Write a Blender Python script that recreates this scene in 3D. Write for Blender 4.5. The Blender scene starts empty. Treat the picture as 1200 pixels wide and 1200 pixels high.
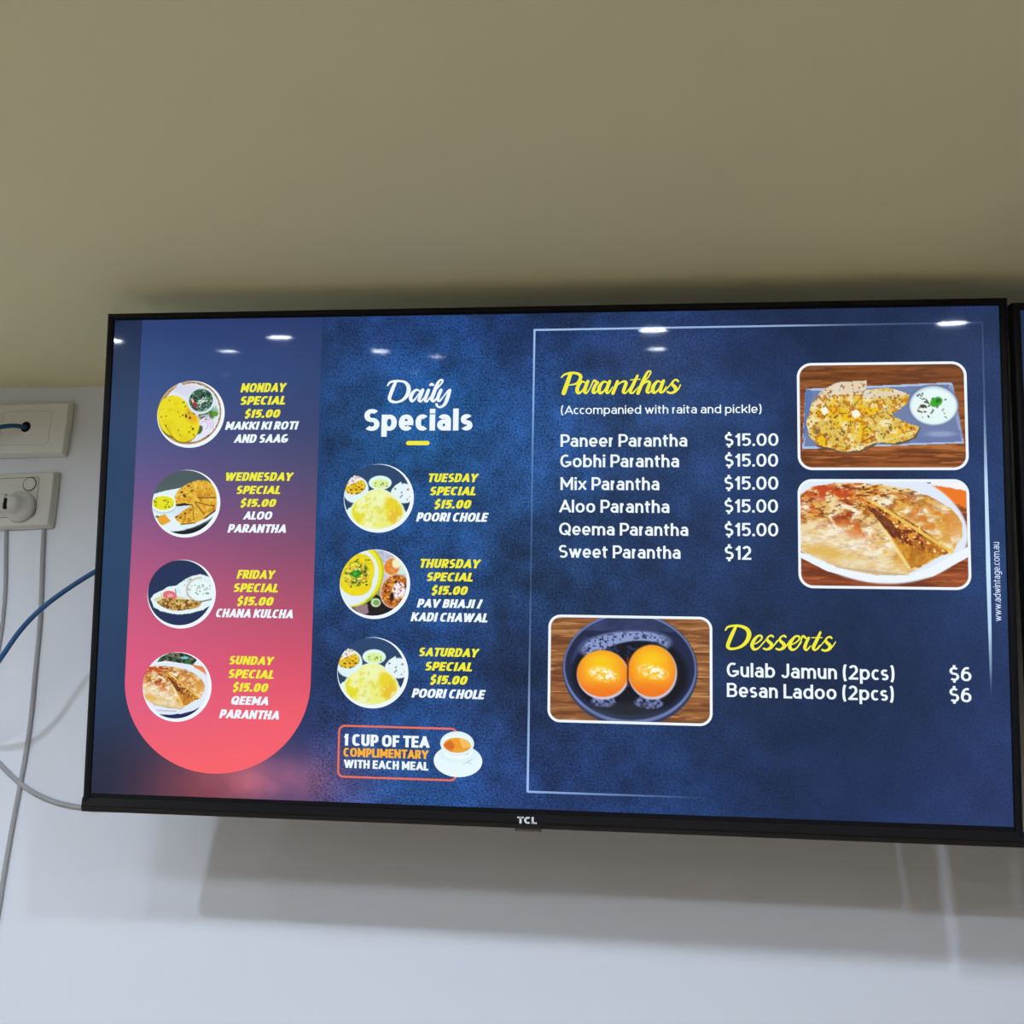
import bpy, bmesh, math, random
import numpy as np
from mathutils import Matrix, Vector

scene = bpy.context.scene
COL = scene.collection
random.seed(7)

# ------------------------------------------------------------------ heights of the place (metres)
TVC = 2.117          # height of the centre of the television screen above the floor
CEIL = 2.407         # ceiling height
WALL_Y = 0.2214       # face of the wall the televisions hang on (the room lies towards -y)
TILT = math.radians(10.75)
SW, SH = 0.941, 0.5205   # lit area of the screen

# ------------------------------------------------------------------ camera
cam_data = bpy.data.cameras.new('camera')
cam = bpy.data.objects.new('camera', cam_data)
COL.objects.link(cam)
cam_data.sensor_width = 36.0
cam_data.lens = 36.0
cam_data.clip_start = 0.02
rot = Matrix(((0.9938156, -0.0045228, 0.1109506),
              (0.1053982, -0.2760889, -0.9553356),
              (0.0349530, 0.9611215, -0.2739048)))
cam.matrix_world = Matrix.Translation((0.0966862, -1.0321916, TVC - 0.2477886)) @ rot.to_4x4()
scene.camera = cam

# ------------------------------------------------------------------ world, exposure, lamp settings
world = bpy.data.worlds.new('world')
scene.world = world
world.use_nodes = True
bg = world.node_tree.nodes['Background']
bg.inputs[0].default_value = (0.6, 0.68, 0.8, 1)
bg.inputs[1].default_value = 0.05
scene.view_settings.view_transform = 'Standard'
scene.view_settings.look = 'None'
scene.view_settings.exposure = 0.0
scene.view_settings.gamma = 1.0
scene.view_settings.use_curve_mapping = False
LAMP_STRENGTH = 760.0
LAMP_COLOUR = (0.79, 0.915, 1.09)
# (x, y, strength factor) of the round downlights let into the ceiling, some of them added unseen
LAMPS = [(-0.847, -0.755, 1.6), (-0.52, -0.742, 0.55), (0.14, -0.705, 1.1), (0.608, -0.66, 0.75), (-1.25, -0.75, 0.40),  # last entry: unseen lamp added to brighten the left of the wall
         (-0.758, -1.10, 0.45), (-0.441, -1.17, 0.6), (-0.358, -1.40, 0.35), (0.161, -1.22, 0.6), (1.08, -1.25, 1.5), (-1.2, -1.3, 0.7),  # last entry also unseen, added to light the left side wall
         (-0.60, -2.3, 0.35), (0.70, -2.3, 0.35), (-1.25, -2.3, 0.35), (1.8, -2.3, 0.35),  # from here on an unseen far grid, added for fill light
         (-1.2, -3.4, 0.25), (0.2, -3.4, 0.25), (1.5, -3.4, 0.25)]

# ------------------------------------------------------------------ helpers
def lin(c):
    c = np.asarray(c, float) / 255.0
    return np.where(c <= 0.04045, c / 12.92, ((c + 0.055) / 1.055) ** 2.4)

def tag(o, label=None, cat=None, group=None, kind=None):
    if label: o['label'] = label
    if cat: o['category'] = cat
    if group: o['group'] = group
    if kind: o['kind'] = kind
    return o

def link(o, parent=None):
    COL.objects.link(o)
    if parent is not None: o.parent = parent
    return o

def empty(name, loc, rot=(0, 0, 0)):
    o = bpy.data.objects.new(name, None)
    o.empty_display_size = 0.05
    o.location = loc
    o.rotation_euler = rot
    return link(o)

def mesh_obj(name, verts, faces, mat, parent=None, smooth=False):
    me = bpy.data.meshes.new(name)
    me.from_pydata([tuple(v) for v in verts], [], [tuple(f) for f in faces])
    me.update()
    if mat: me.materials.append(mat)
    if smooth:
        me.polygons.foreach_set('use_smooth', [True] * len(me.polygons))
    return link(bpy.data.objects.new(name, me), parent)

def bm_obj(name, bm, mat, parent=None, smooth=False):
    me = bpy.data.meshes.new(name)
    bmesh.ops.recalc_face_normals(bm, faces=bm.faces[:])
    bm.to_mesh(me); bm.free()
    if mat: me.materials.append(mat)
    if smooth:
        me.polygons.foreach_set('use_smooth', [True] * len(me.polygons))
    return link(bpy.data.objects.new(name, me), parent)

def box(bm, x0, x1, y0, y1, z0, z1, bevel=0.0, seg=2):
    r = bmesh.ops.create_cube(bm, size=1.0)
    vs = r['verts']
    for v in vs:
        v.co = Vector(((x0 + x1) / 2 + v.co.x * (x1 - x0), (y0 + y1) / 2 + v.co.y * (y1 - y0), (z0 + z1) / 2 + v.co.z * (z1 - z0)))
    if bevel > 0:
        es = list({e for v in vs for e in v.link_edges})
        bmesh.ops.bevel(bm, geom=es, offset=bevel, segments=seg, profile=0.5, affect='EDGES')

def cyl(bm, c, r0, r1, depth, axis='y', n=40):
    """frustum centred on c; r0 at the -axis end"""
    r = bmesh.ops.create_cone(bm, cap_ends=True, segments=n, radius1=r0, radius2=r1, depth=depth)
    m = {'y': Matrix.Rotation(-math.pi / 2, 4, 'X'), 'z': Matrix.Identity(4), 'x': Matrix.Rotation(math.pi / 2, 4, 'Y')}[axis]
    for v in r['verts']:
        v.co = (m @ v.co.to_4d()).to_3d() + Vector(c)
    return r['verts']

def tube(name, pts, radius, mat, parent=None, res=10):
    cu = bpy.data.curves.new(name, 'CURVE')
    cu.dimensions = '3D'
    cu.bevel_depth = radius
    cu.bevel_resolution = 4
    cu.use_fill_caps = True
    sp = cu.splines.new('NURBS')
    sp.points.add(len(pts) - 1)
    for p, q in zip(sp.points, pts): p.co = (q[0], q[1], q[2], 1)
    sp.use_endpoint_u = True
    sp.order_u = 4
    sp.resolution_u = res
    tmp = bpy.data.objects.new('tmp_tube', cu)
    COL.objects.link(tmp)
    dg = bpy.context.evaluated_depsgraph_get()
    me = bpy.data.meshes.new_from_object(tmp.evaluated_get(dg))
    bpy.data.objects.remove(tmp); bpy.data.curves.remove(cu)
    me.name = name
    me.materials.clear(); me.materials.append(mat)
    me.polygons.foreach_set('use_smooth', [True] * len(me.polygons))
    return link(bpy.data.objects.new(name, me), parent)

# ------------------------------------------------------------------ materials
def principled(name, rgb, rough=0.5, spec=0.5, coat=0.0, coat_rough=0.05, metal=0.0):
    m = bpy.data.materials.new(name); m.use_nodes = True
    b = m.node_tree.nodes['Principled BSDF']
    b.inputs['Base Color'].default_value = (*rgb, 1)
    b.inputs['Roughness'].default_value = rough
    b.inputs['Specular IOR Level'].default_value = spec
    b.inputs['Coat Weight'].default_value = coat
    b.inputs['Coat Roughness'].default_value = coat_rough
    b.inputs['Metallic'].default_value = metal
    return m

def paint(name, rgb, scale=60, bump=0.08, vary=0.05, rough=0.6):
    """rolled wall paint: faint roller stipple and a slight unevenness of tone"""
    m = principled(name, rgb, rough, 0.3)
    nt = m.node_tree; b = nt.nodes['Principled BSDF']
    tc = nt.nodes.new('ShaderNodeTexCoord')
    n1 = nt.nodes.new('ShaderNodeTexNoise'); n1.inputs['Scale'].default_value = scale; n1.inputs['Detail'].default_value = 4
    n2 = nt.nodes.new('ShaderNodeTexNoise'); n2.inputs['Scale'].default_value = 2.5; n2.inputs['Detail'].default_value = 3
    mp = nt.nodes.new('ShaderNodeMapRange'); mp.inputs['To Min'].default_value = 1 - vary; mp.inputs['To Max'].default_value = 1 + vary
    mx = nt.nodes.new('ShaderNodeMix'); mx.data_type = 'RGBA'; mx.blend_type = 'MULTIPLY'; mx.inputs[0].default_value = 1
    mx.inputs[6].default_value = (*rgb, 1)
    bp = nt.nodes.new('ShaderNodeBump'); bp.inputs['Strength'].default_value = bump; bp.inputs['Distance'].default_value = 0.002
    L = nt.links.new
    L(tc.outputs['Object'], n1.inputs['Vector']); L(tc.outputs['Object'], n2.inputs['Vector'])
    L(n2.outputs['Fac'], mp.inputs['Value']); L(mp.outputs['Result'], mx.inputs[7]); L(mx.outputs[2], b.inputs['Base Color'])
    L(n1.outputs['Fac'], bp.inputs['Height']); L(bp.outputs['Normal'], b.inputs['Normal'])
    return m

def display(name, rgb=None, attr=False, grain=False, strength=1.0):
    """what the lit panel shows: it gives off light, under the glossy front film of the screen"""
    m = bpy.data.materials.new(name); m.use_nodes = True
    nt = m.node_tree; b = nt.nodes['Principled BSDF']
    b.inputs['Base Color'].default_value = (0.006, 0.006, 0.008, 1)
    b.inputs['Roughness'].default_value = 0.32
    b.inputs['Specular IOR Level'].default_value = 0.09
    b.inputs['Coat Weight'].default_value = 0.45
    b.inputs['Coat Roughness'].default_value = 0.035
    b.inputs['Emission Strength'].default_value = strength
    if attr:
        a = nt.nodes.new('ShaderNodeVertexColor'); a.layer_name = 'picture'
        src = a.outputs['Color']
        if grain:
            tc = nt.nodes.new('ShaderNodeTexCoord')
            n1 = nt.nodes.new('ShaderNodeTexNoise'); n1.inputs['Scale'].default_value = 500; n1.inputs['Detail'].default_value = 1
            n2 = nt.nodes.new('ShaderNodeTexNoise'); n2.inputs['Scale'].default_value = 38; n2.inputs['Detail'].default_value = 9; n2.inputs['Roughness'].default_value = 0.68
            add = nt.nodes.new('ShaderNodeMath'); add.operation = 'MULTIPLY_ADD'; add.inputs[1].default_value = 0.55
            mp = nt.nodes.new('ShaderNodeMapRange'); mp.inputs['From Min'].default_value = 0.45; mp.inputs['From Max'].default_value = 1.05
            mp.inputs['To Min'].default_value = -0.15; mp.inputs['To Max'].default_value = 2.15
            mixf = nt.nodes.new('ShaderNodeMix'); mixf.data_type = 'FLOAT'; mixf.inputs[2].default_value = 1.0
            mul = nt.nodes.new('ShaderNodeMix'); mul.data_type = 'RGBA'; mul.blend_type = 'MULTIPLY'; mul.inputs[0].default_value = 1
            L = nt.links.new
            L(tc.outputs['Object'], n1.inputs['Vector']); L(tc.outputs['Object'], n2.inputs['Vector'])
            L(n2.outputs['Fac'], add.inputs[0]); L(n1.outputs['Fac'], add.inputs[2])
            L(add.outputs[0], mp.inputs['Value'])
            L(a.outputs['Alpha'], mixf.inputs[0]); L(mp.outputs['Result'], mixf.inputs[3])
            L(src, mul.inputs[6]); L(mixf.outputs[0], mul.inputs[7])
            src = mul.outputs[2]
        nt.links.new(src, b.inputs['Emission Color'])
    else:
        b.inputs['Emission Color'].default_value = (*lin(rgb), 1)
    return m

M = {}
M['wall'] = paint('white_wall_paint', (0.77, 0.79, 0.855), 90, 0.06, 0.02)
M['cream'] = paint('cream_wall_paint', (0.80, 0.75, 0.66), 80, 0.06, 0.03)
M['ceiling'] = paint('olive_cream_ceiling_paint', (0.775, 0.745, 0.475), 70, 0.05, 0.03, 0.75)
M['gloss_black'] = principled('glossy_black_plastic', (0.006, 0.006, 0.008), 0.45, 0.15)
M['chin'] = principled('polished_black_trim', (0.008, 0.008, 0.010), 0.12, 0.35)
M['matt_black'] = principled('matt_black_plastic', (0.015, 0.015, 0.015), 0.55, 0.4)
M['steel_black'] = principled('black_painted_steel', (0.02, 0.02, 0.02), 0.45, 0.5)
M['sensor'] = principled('smoked_sensor_window', (0.14, 0.125, 0.12), 0.3, 0.5)
M['silver'] = principled('silver_lettering', (0.72, 0.73, 0.75), 0.35, 0.5)
M['plate'] = paint('white_electrical_plastic', (0.78, 0.77, 0.74), 30, 0.01, 0.02, 0.35)
M['old_plate'] = paint('aged_ivory_electrical_plastic', (0.66, 0.64, 0.58), 30, 0.02, 0.07, 0.4)
M['seam'] = principled('dark_seam', (0.06, 0.055, 0.05), 0.8, 0.1)
M['thin_seam'] = principled('pale_seam', (0.50, 0.49, 0.46), 0.8, 0.1)
M['plug'] = paint('grey_white_plug_plastic', (0.62, 0.61, 0.58), 40, 0.02, 0.05, 0.4)
M['hole'] = principled('dark_cavity', (0.012, 0.011, 0.01), 0.9, 0.1)
M['blue'] = paint('blue_cable_sheath', (0.022, 0.095, 0.24), 120, 0.05, 0.18, 0.35)
M['cord'] = paint('pale_grey_wall_line', (0.39, 0.385, 0.39), 90, 0.03, 0.03, 0.85)  # for the thin grey lines on the wall
M['trim_ring'] = principled('white_lamp_ring', (0.8, 0.8, 0.8), 0.4, 0.5)

# ------------------------------------------------------------------ the setting
X0, X1, Y0 = -1.55, 3.2, -4.4
def slab(name, x0, x1, y0, y1, z0, z1, mat):
    bm = bmesh.new(); box(bm, x0, x1, y0, y1, z0, z1)
    return tag(bm_obj(name, bm, mat), kind='structure')
mfloor = bpy.data.materials.new('beige_tile_floor'); mfloor.use_nodes = True
_nt = mfloor.node_tree; _b = _nt.nodes['Principled BSDF']
_tc = _nt.nodes.new('ShaderNodeTexCoord'); _br = _nt.nodes.new('ShaderNodeTexBrick')
_br.inputs['Color1'].default_value = (0.66, 0.485, 0.32, 1); _br.inputs['Color2'].default_value = (0.62, 0.45, 0.295, 1)
_br.inputs['Mortar'].default_value = (0.38, 0.30, 0.22, 1); _br.inputs['Scale'].default_value = 1.0
_br.inputs['Mortar Size'].default_value = 0.004; _br.inputs['Brick Width'].default_value = 0.6; _br.inputs['Row Height'].default_value = 0.6
_nt.links.new(_tc.outputs['Object'], _br.inputs['Vector']); _nt.links.new(_br.outputs['Color'], _b.inputs['Base Color'])
_b.inputs['Roughness'].default_value = 0.4
slab('floor', X0, X1, Y0, WALL_Y, -0.1, 0.0, mfloor)
slab('ceiling', X0, X1, Y0, WALL_Y, CEIL, CEIL + 0.1, M['ceiling'])
slab('wall_back', X0, X1, WALL_Y, WALL_Y + 0.1, -0.1, CEIL + 0.1, M['wall'])
slab('unseen_bounce_wall_left', X0 - 0.1, X0, Y0 - 0.1, WALL_Y + 0.1, -0.1, CEIL + 0.1, M['cream'])  # unseen; set close in to bounce light onto back wall and ceiling
slab('wall_right', X1, X1 + 0.1, Y0 - 0.1, WALL_Y + 0.1, -0.1, CEIL + 0.1, M['cream'])
slab('wall_front', X0, X1, Y0 - 0.1, Y0, -0.1, CEIL + 0.1, M['cream'])

# ------------------------------------------------------------------ recessed downlights (some show as streaks in the screen, others are added unseen)
lens_mats = {}
def lens_mat(f):
    if f not in lens_mats:
        m = bpy.data.materials.new('lamp_lens'); m.use_nodes = True
        b = m.node_tree.nodes['Principled BSDF']
        b.inputs['Base Color'].default_value = (0.8, 0.8, 0.8, 1)
        b.inputs['Emission Color'].default_value = (*LAMP_COLOUR, 1)
        b.inputs['Emission Strength'].default_value = LAMP_STRENGTH * f
        lens_mats[f] = m
    return lens_mats[f]
for (lx, ly, f) in LAMPS:
    d = empty('downlight', (lx, ly, CEIL))
    tag(d, 'small round white downlight recessed in the olive cream ceiling of the room', 'ceiling light', 'ceiling downlights')  # shared by the reflected lamps and the unseen added ones
    bm = bmesh.new()
    prof = [(0.023, -0.0005), (0.025, -0.004), (0.032, -0.005), (0.038, -0.0005)]
    n = 40; rows = []
    for (r, z) in prof:
        rows.append([bm.verts.new((r * math.cos(2 * math.pi * k / n), r * math.sin(2 * math.pi * k / n), z)) for k in range(n)])
    for a, b in zip(rows, rows[1:]):
        for k in range(n): bm.faces.new((a[k], a[(k + 1) % n], b[(k + 1) % n], b[k]))
    bm_obj('trim_ring', bm, M['trim_ring'], d, True)
    bm = bmesh.new(); cyl(bm, (0, 0, -0.0015), 0.0225, 0.0225, 0.002, 'z', 40)
    bm_obj('lens', bm, lens_mat(f), d)

# ------------------------------------------------------------------ television
# local axes: x to the right, y away from the viewer, z up; the lit panel lies at y = 0
HW, ZT, ZB, ZC = 0.4782, 0.2662, -0.2755, -0.2608
def sx(u): return (u / 1920.0 - 0.5) * SW
def sz(v): return (0.5 - v / 1080.0) * SH
U = SW / 1920.0
LAYER = 0.00012
def flat(name, uv, faces, mat, parent, layer):
    uv = np.asarray(uv, float)
    v = np.c_[sx(uv[:, 0]), np.full(len(uv), -LAYER * layer), sz(uv[:, 1])]
    # every face looks towards the viewer (-y)
    out = []
    for f in faces:
        p = v[list(f)]
        a = np.cross(p[1] - p[0], p[2] - p[0])[1]
        out.append(tuple(f) if a < 0 else tuple(reversed(f)))
    return mesh_obj(name, v, out, mat, parent)

def vals(ob, rgb, alpha=None):
    """store the picture (0-255 display values) as the colours of the points"""
    n = len(ob.data.vertices)
    at = ob.data.color_attributes.new('picture', 'FLOAT_COLOR', 'POINT')
    c = np.ones((n, 4)); c[:, :3] = lin(np.clip(rgb, 0, 255))
    if alpha is not None: c[:, 3] = alpha
    at.data.foreach_set('color', c.ravel().astype(np.float32))

_noise = {}
def vnoise(x, y, seed):
    if seed not in _noise: _noise[seed] = np.random.RandomState(seed).rand(257, 257)
    g = _noise[seed]
    xi = np.floor(x).astype(int); yi = np.floor(y).astype(int)
    fx = x - xi; fy = y - yi
    fx = fx * fx * (3 - 2 * fx); fy = fy * fy * (3 - 2 * fy)
    xi %= 256; yi %= 256
    return (g[yi, xi] * (1 - fx) + g[yi, xi + 1] * fx) * (1 - fy) + (g[yi + 1, xi] * (1 - fx) + g[yi + 1, xi + 1] * fx) * fy
def fbm(x, y, seed, oct=4):
    s = 0; a = 0.5; t = 0
    for k in range(oct):
        s = s + a * vnoise(x * 2 ** k + 17.3 * k, y * 2 ** k + 5.1 * k, seed + k); t += a; a *= 0.55
    return s / t

tv = empty('television', (0, 0, TVC), (TILT, 0, 0))
tag(tv, 'large black television with a restaurant menu of daily specials and paranthas on screen', 'television')

def frame_ring():
    bm = bmesh.new()
    # top and side bars of the slim frame, mitred; profile runs inner front - outer front - outer back - inner back
    ox = [(-HW, ZB), (-HW, ZT), (HW, ZT), (HW, ZB)]
    ins = 0.0078; it = 0.0060
    def corner(k, d):  # d: 0 outer .. 1 inner
        x, z = ox[k]
        x = x + (d * ins if x < 0 else -d * ins)
        if z > 0: z = z - d * it
        return x, z
    rings = []
    for (d, y) in ((1.0, 0.0006), (0.92, -0.0016), (0.45, -0.0026), (0.10, -0.0020), (0.0, -0.0006), (0.0, 0.0120), (1.0, 0.0120)):
        rings.append([bm.verts.new((corner(k, d)[0], y, corner(k, d)[1])) for k in range(4)])
    for a, b in zip(rings, rings[1:] + rings[:1]):
        for k in range(3): bm.faces.new((a[k], a[k + 1], b[k + 1], b[k]))
    for k in (0, 3): bm.faces.new([r[k] for r in rings])
    return bm
bm_obj('bezel', frame_ring(), M['gloss_black'], tv)

def extrude_profile(prof, x0, x1, xs=None):
    bm = bmesh.new()
    a = [bm.verts.new((x0, y, z)) for y, z in prof]; b = [bm.verts.new((x1, y, z)) for y, z in prof]
    n = len(prof)
    for k in range(n): bm.faces.new((a[k], a[(k + 1) % n], b[(k + 1) % n], b[k]))
    bm.faces.new(a); bm.faces.new(list(reversed(b)))
    return bm
bm = extrude_profile([(0.0008, ZC + 0.0002), (-0.0016, ZC - 0.0006), (-0.0030, ZC - 0.0084), (-0.0036, ZC - 0.0090), (-0.0028, ZC - 0.0096),
                      (-0.0032, ZC - 0.0112), (-0.0020, ZB + 0.0006), (-0.0015, ZB - 0.0004), (0.0130, ZB - 0.0004), (0.0130, ZC + 0.0002)], -HW - 0.0006, HW + 0.0006)
chin = bm_obj('bottom_trim', bm, M['chin'], tv)
bm = bmesh.new(); box(bm, -HW + 0.032, HW - 0.032, 0.0118, 0.0300, ZB + 0.006, ZT - 0.012, 0.006, 3)
box(bm, -HW + 0.0006, HW - 0.0006, 0.0108, 0.0124, ZB + 0.001, ZT - 0.001, 0.0006, 1)
back = bm_obj('back_cover', bm, M['matt_black'], tv)
bm = bmesh.new(); box(bm, -0.36, 0.36, 0.0290, 0.0640, ZB + 0.018, 0.05, 0.012, 3)
bm_obj('electronics_housing', bm, M['matt_black'], back)
bm = bmesh.new(); box(bm, -0.0148, 0.0125, 0.0012, 0.0090, ZB - 0.0046, ZB, 0.0008, 2)
bm_obj('infrared_sensor', bm, M['sensor'], tv)

# wall bracket behind: arms in the set's own axes, plate flat on the wall
inv = (Matrix.Translation((0, 0, TVC)) @ Matrix.Rotation(TILT, 4, 'X')).inverted()
bm = bmesh.new()
box(bm, -0.22, 0.22, WALL_Y - 0.006, WALL_Y - 0.0005, TVC - 0.10, TVC + 0.06, 0.001, 1)
box(bm, -0.22, 0.22, WALL_Y - 0.022, WALL_Y - 0.005, TVC - 0.02, TVC + 0.005, 0.001, 1)
for v in bm.verts: v.co = inv @ v.co
for s in (-1, 1):
    box(bm, s * 0.10 - 0.012, s * 0.10 + 0.012, 0.0635, 0.082, -0.12, 0.045, 0.001, 1)
    w0 = inv @ Vector((s * 0.10, WALL_Y - 0.020, TVC - 0.008))
    box(bm, s * 0.10 - 0.010, s * 0.10 + 0.010, 0.075, w0.y, w0.z - 0.010, w0.z + 0.010, 0.001, 1)
bm_obj('wall_bracket', bm, M['steel_black'], tv)

# --- the lit panel and its wallpaper
gu = np.array([0, 240, 480, 720, 960, 1300, 1600, 1920.0]); gv = np.array([0, 270, 540, 810, 1080.0])
G = np.array([0.98, 0.99, 0.89]) * np.array([
 [(26,44,88),(26,44,88),(24,50,105),(24,56,120),(26,54,116),(28,50,105),(26,44,92),(30,48,98)],
 [(32,62,112),(32,62,112),(26,66,130),(28,84,158),(32,70,138),(34,62,122),(26,46,92),(34,56,112)],
 [(34,68,118),(34,68,118),(24,62,124),(28,70,140),(30,64,124),(30,56,112),(26,46,92),(36,62,120)],
 [(32,58,106),(32,58,106),(32,56,115),(30,68,140),(26,50,102),(24,44,88),(22,40,82),(32,52,106)],
 [(34,38,72),(112,58,84),(58,56,116),(32,74,150),(30,58,126),(26,54,116),(24,44,94),(36,52,108)]], float)  # reddish cell in this bottom row is part of the painted reflection
def wall_rgb(u, v):
    u = np.clip(u, 0, 1919.9); v = np.clip(v, 0, 1079.9)
    iu = np.searchsorted(gu, u, 'right') - 1; iv = np.searchsorted(gv, v, 'right') - 1
    fu = (u - gu[iu]) / (gu[iu + 1] - gu[iu]); fv = (v - gv[iv]) / (gv[iv + 1] - gv[iv])
    fu = (fu * fu * (3 - 2 * fu))[..., None]; fv = (fv * fv * (3 - 2 * fv))[..., None]
    c = (G[iv, iu] * (1 - fu) + G[iv, iu + 1] * fu) * (1 - fv) + (G[iv + 1, iu] * (1 - fu) + G[iv + 1, iu + 1] * fu) * fv
    tex = np.clip((u - 470) / 40, 0, 1) * (1 - 0.65 * np.clip((u - 1000) / 600, 0, 1))
    n = fbm(u / 60, v / 60, 11, 6) - 0.5; n2 = fbm(u / 210, v / 260, 31, 3) - 0.5
    k = 1 + tex * (0.75 * n + 0.45 * n2) + (1 - tex) * 0.15 * n2
    return c * k[..., None], tex
NX, NY = 320, 180
uu, vv = np.meshgrid(np.linspace(0, 1920, NX + 1), np.linspace(0, 1080, NY + 1))
idx = np.arange((NX + 1) * (NY + 1)).reshape(NY + 1, NX + 1)
quads = np.stack([idx[:-1, :-1], idx[1:, :-1], idx[1:, 1:], idx[:-1, 1:]], -1).reshape(-1, 4)
sv = np.c_[sx(uu.ravel()), np.zeros(uu.size), sz(vv.ravel())]
m_wallp = display('menu_wallpaper_on_screen', attr=True, grain=True)
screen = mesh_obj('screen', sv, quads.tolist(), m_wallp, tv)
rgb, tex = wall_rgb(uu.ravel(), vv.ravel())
# reddish reflection painted into the wallpaper colours, low on the left
red_reflection = np.exp(-((uu.ravel() - 400) / 150) ** 2 - ((vv.ravel() - 1030) / 60) ** 2) * (0.5 + 0.9 * fbm(uu.ravel() / 70, vv.ravel() / 50, 77, 4))
rgb = rgb + red_reflection[:, None] * np.array([95, 40, 30.0])
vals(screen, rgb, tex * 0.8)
tag(screen, 'lit screen showing a dark blue menu')
# black margin between the lit panel and the frame
def ring_uv(u0, v0, u1, v1, t):
    return [(u0, v0), (u1, v0), (u1, v1), (u0, v1), (u0 + t, v0 + t), (u1 - t, v0 + t), (u1 - t, v1 - t), (u0 + t, v1 - t)], [(0, 1, 5, 4), (1, 2, 6, 5), (2, 3, 7, 6), (3, 0, 4, 7)]
uvs, fs = ring_uv(-9, -6, 1929, 1083, 10)
flat('screen_margin', uvs, fs, M['gloss_black'], screen, 1)

DISP = {'W': display('white_screen_ink', (238, 248, 255)), 'Y': display('yellow_screen_ink', (240, 236, 52)),
        'O': display('amber_screen_ink', (250, 178, 44)), 'F': display('orange_screen_ink', (236, 112, 84)),
        'S': display('soft_white_screen_ink', (205, 220, 245))}
m_pic = display('picture_on_screen', attr=True)

# --- the red rounded panel on the left
def panel():
    u0, u1, r = 66.0, 485.0, 209.5
    vb = 1022.0 - r * 0.96
    rows = np.concatenate([np.linspace(3, vb, 60), vb + r * 0.96 * np.sin(np.linspace(0, math.pi / 2, 30))[1:]])
    uv = []; nx = 24
    for v in rows:
        h = 1.0 if v <= vb else math.sqrt(max(0.0, 1 - ((v - vb) / (r * 0.96)) ** 2))
        for k in range(nx + 1):
            uv.append(((u0 + u1) / 2 + (k / nx * 2 - 1) * (u1 - u0) / 2 * h, v))
    fs = []
    for j in range(len(rows) - 1):
        for k in range(nx):
            a = j * (nx + 1) + k; fs.append((a, a + nx + 1, a + nx + 2, a + 1))
    ob = flat('menu_panel', uv, fs, m_pic, screen, 1)
    uv = np.array(uv)
    st = np.array([0, 130, 260, 380, 520, 640, 780, 900, 1030.0])
    ca = np.array([(40,62,118),(46,76,134),(66,80,134),(104,82,138),(158,84,132),(196,86,128),(220,88,126),(228,92,126),(250,98,104)], float)
    cb = np.array([(38,56,108),(42,66,116),(58,68,112),(86,76,114),(130,76,108),(172,80,108),(216,82,108),(244,94,108),(252,100,106)], float)
    f = ((uv[:, 0] - 66) / 419)[:, None]  # the left-to-right shift low down also paints in the red reflection
    A = np.stack([np.interp(uv[:, 1], st, ca[:, k]) for k in range(3)], 1); B = np.stack([np.interp(uv[:, 1], st, cb[:, k]) for k in range(3)], 1)
    vals(ob, A * (1 - f) + B * f)
panel()

# ------------------------------------------------------------------ food pictures (painted by function, coloured per point)
class Pic:
    def __init__(s, X, Y): s.X, s.Y = X, Y; s.c = np.zeros((len(X), 3))
    def put(s, m, col): 
        m = np.asarray(m, float)[:, None]; s.c = s.c * (1 - m) + np.asarray(col, float) * m
    def fill(s, col): s.c[:] = col
    def ell(s, cx, cy, rx, ry, rot=0, soft=10):
        a = math.radians(rot); dx = s.X - cx; dy = s.Y - cy
        p = (dx * math.cos(a) + dy * math.sin(a)) / rx; q = (-dx * math.sin(a) + dy * math.cos(a)) / ry
        return np.clip((1 - np.sqrt(p * p + q * q)) * min(rx, ry) / soft + 0.5, 0, 1)
    def poly(s, pts, warp=4.0):
        x = s.X + (fbm(s.X / 26, s.Y / 26, 301, 3) - .5) * 2 * warp; y = s.Y + (fbm(s.X / 26, s.Y / 26, 311, 3) - .5) * 2 * warp; ins = np.zeros(len(x), bool); n = len(pts)
        for k in range(n):
            x0, y0 = pts[k]; x1, y1 = pts[(k + 1) % n]
            if y0 == y1: continue
            ins ^= ((y0 > y) != (y1 > y)) & (x < (x1 - x0) * (y - y0) / (y1 - y0) + x0)
        return ins.astype(float)
    def seg(s, x0, y0, x1, y1, w, soft=6):
        dx, dy = x1 - x0, y1 - y0; t = np.clip(((s.X - x0) * dx + (s.Y - y0) * dy) / (dx * dx + dy * dy), 0, 1)
        return np.clip((w / 2 - np.hypot(s.X - x0 - t * dx, s.Y - y0 - t * dy)) / soft + 0.5, 0, 1)
    def n(s, sc, seed, oct=4, sy=None): return fbm(s.X / sc, s.Y / (sy or sc), seed, oct)
    def thr(s, n, lo, hi): return np.clip((n - lo) / (hi - lo), 0, 1)
    def dots(s, mask, k, r, cols, seed, bx):
        R = random.Random(seed)
        for _ in range(k):
            m = s.ell(R.uniform(bx[0], bx[2]), R.uniform(bx[1], bx[3]), r * R.uniform(.6, 1.5), r * R.uniform(.5, 1), R.uniform(0, 180), r * .5)
            s.put(m * mask, cols[R.randrange(len(cols))])

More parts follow.
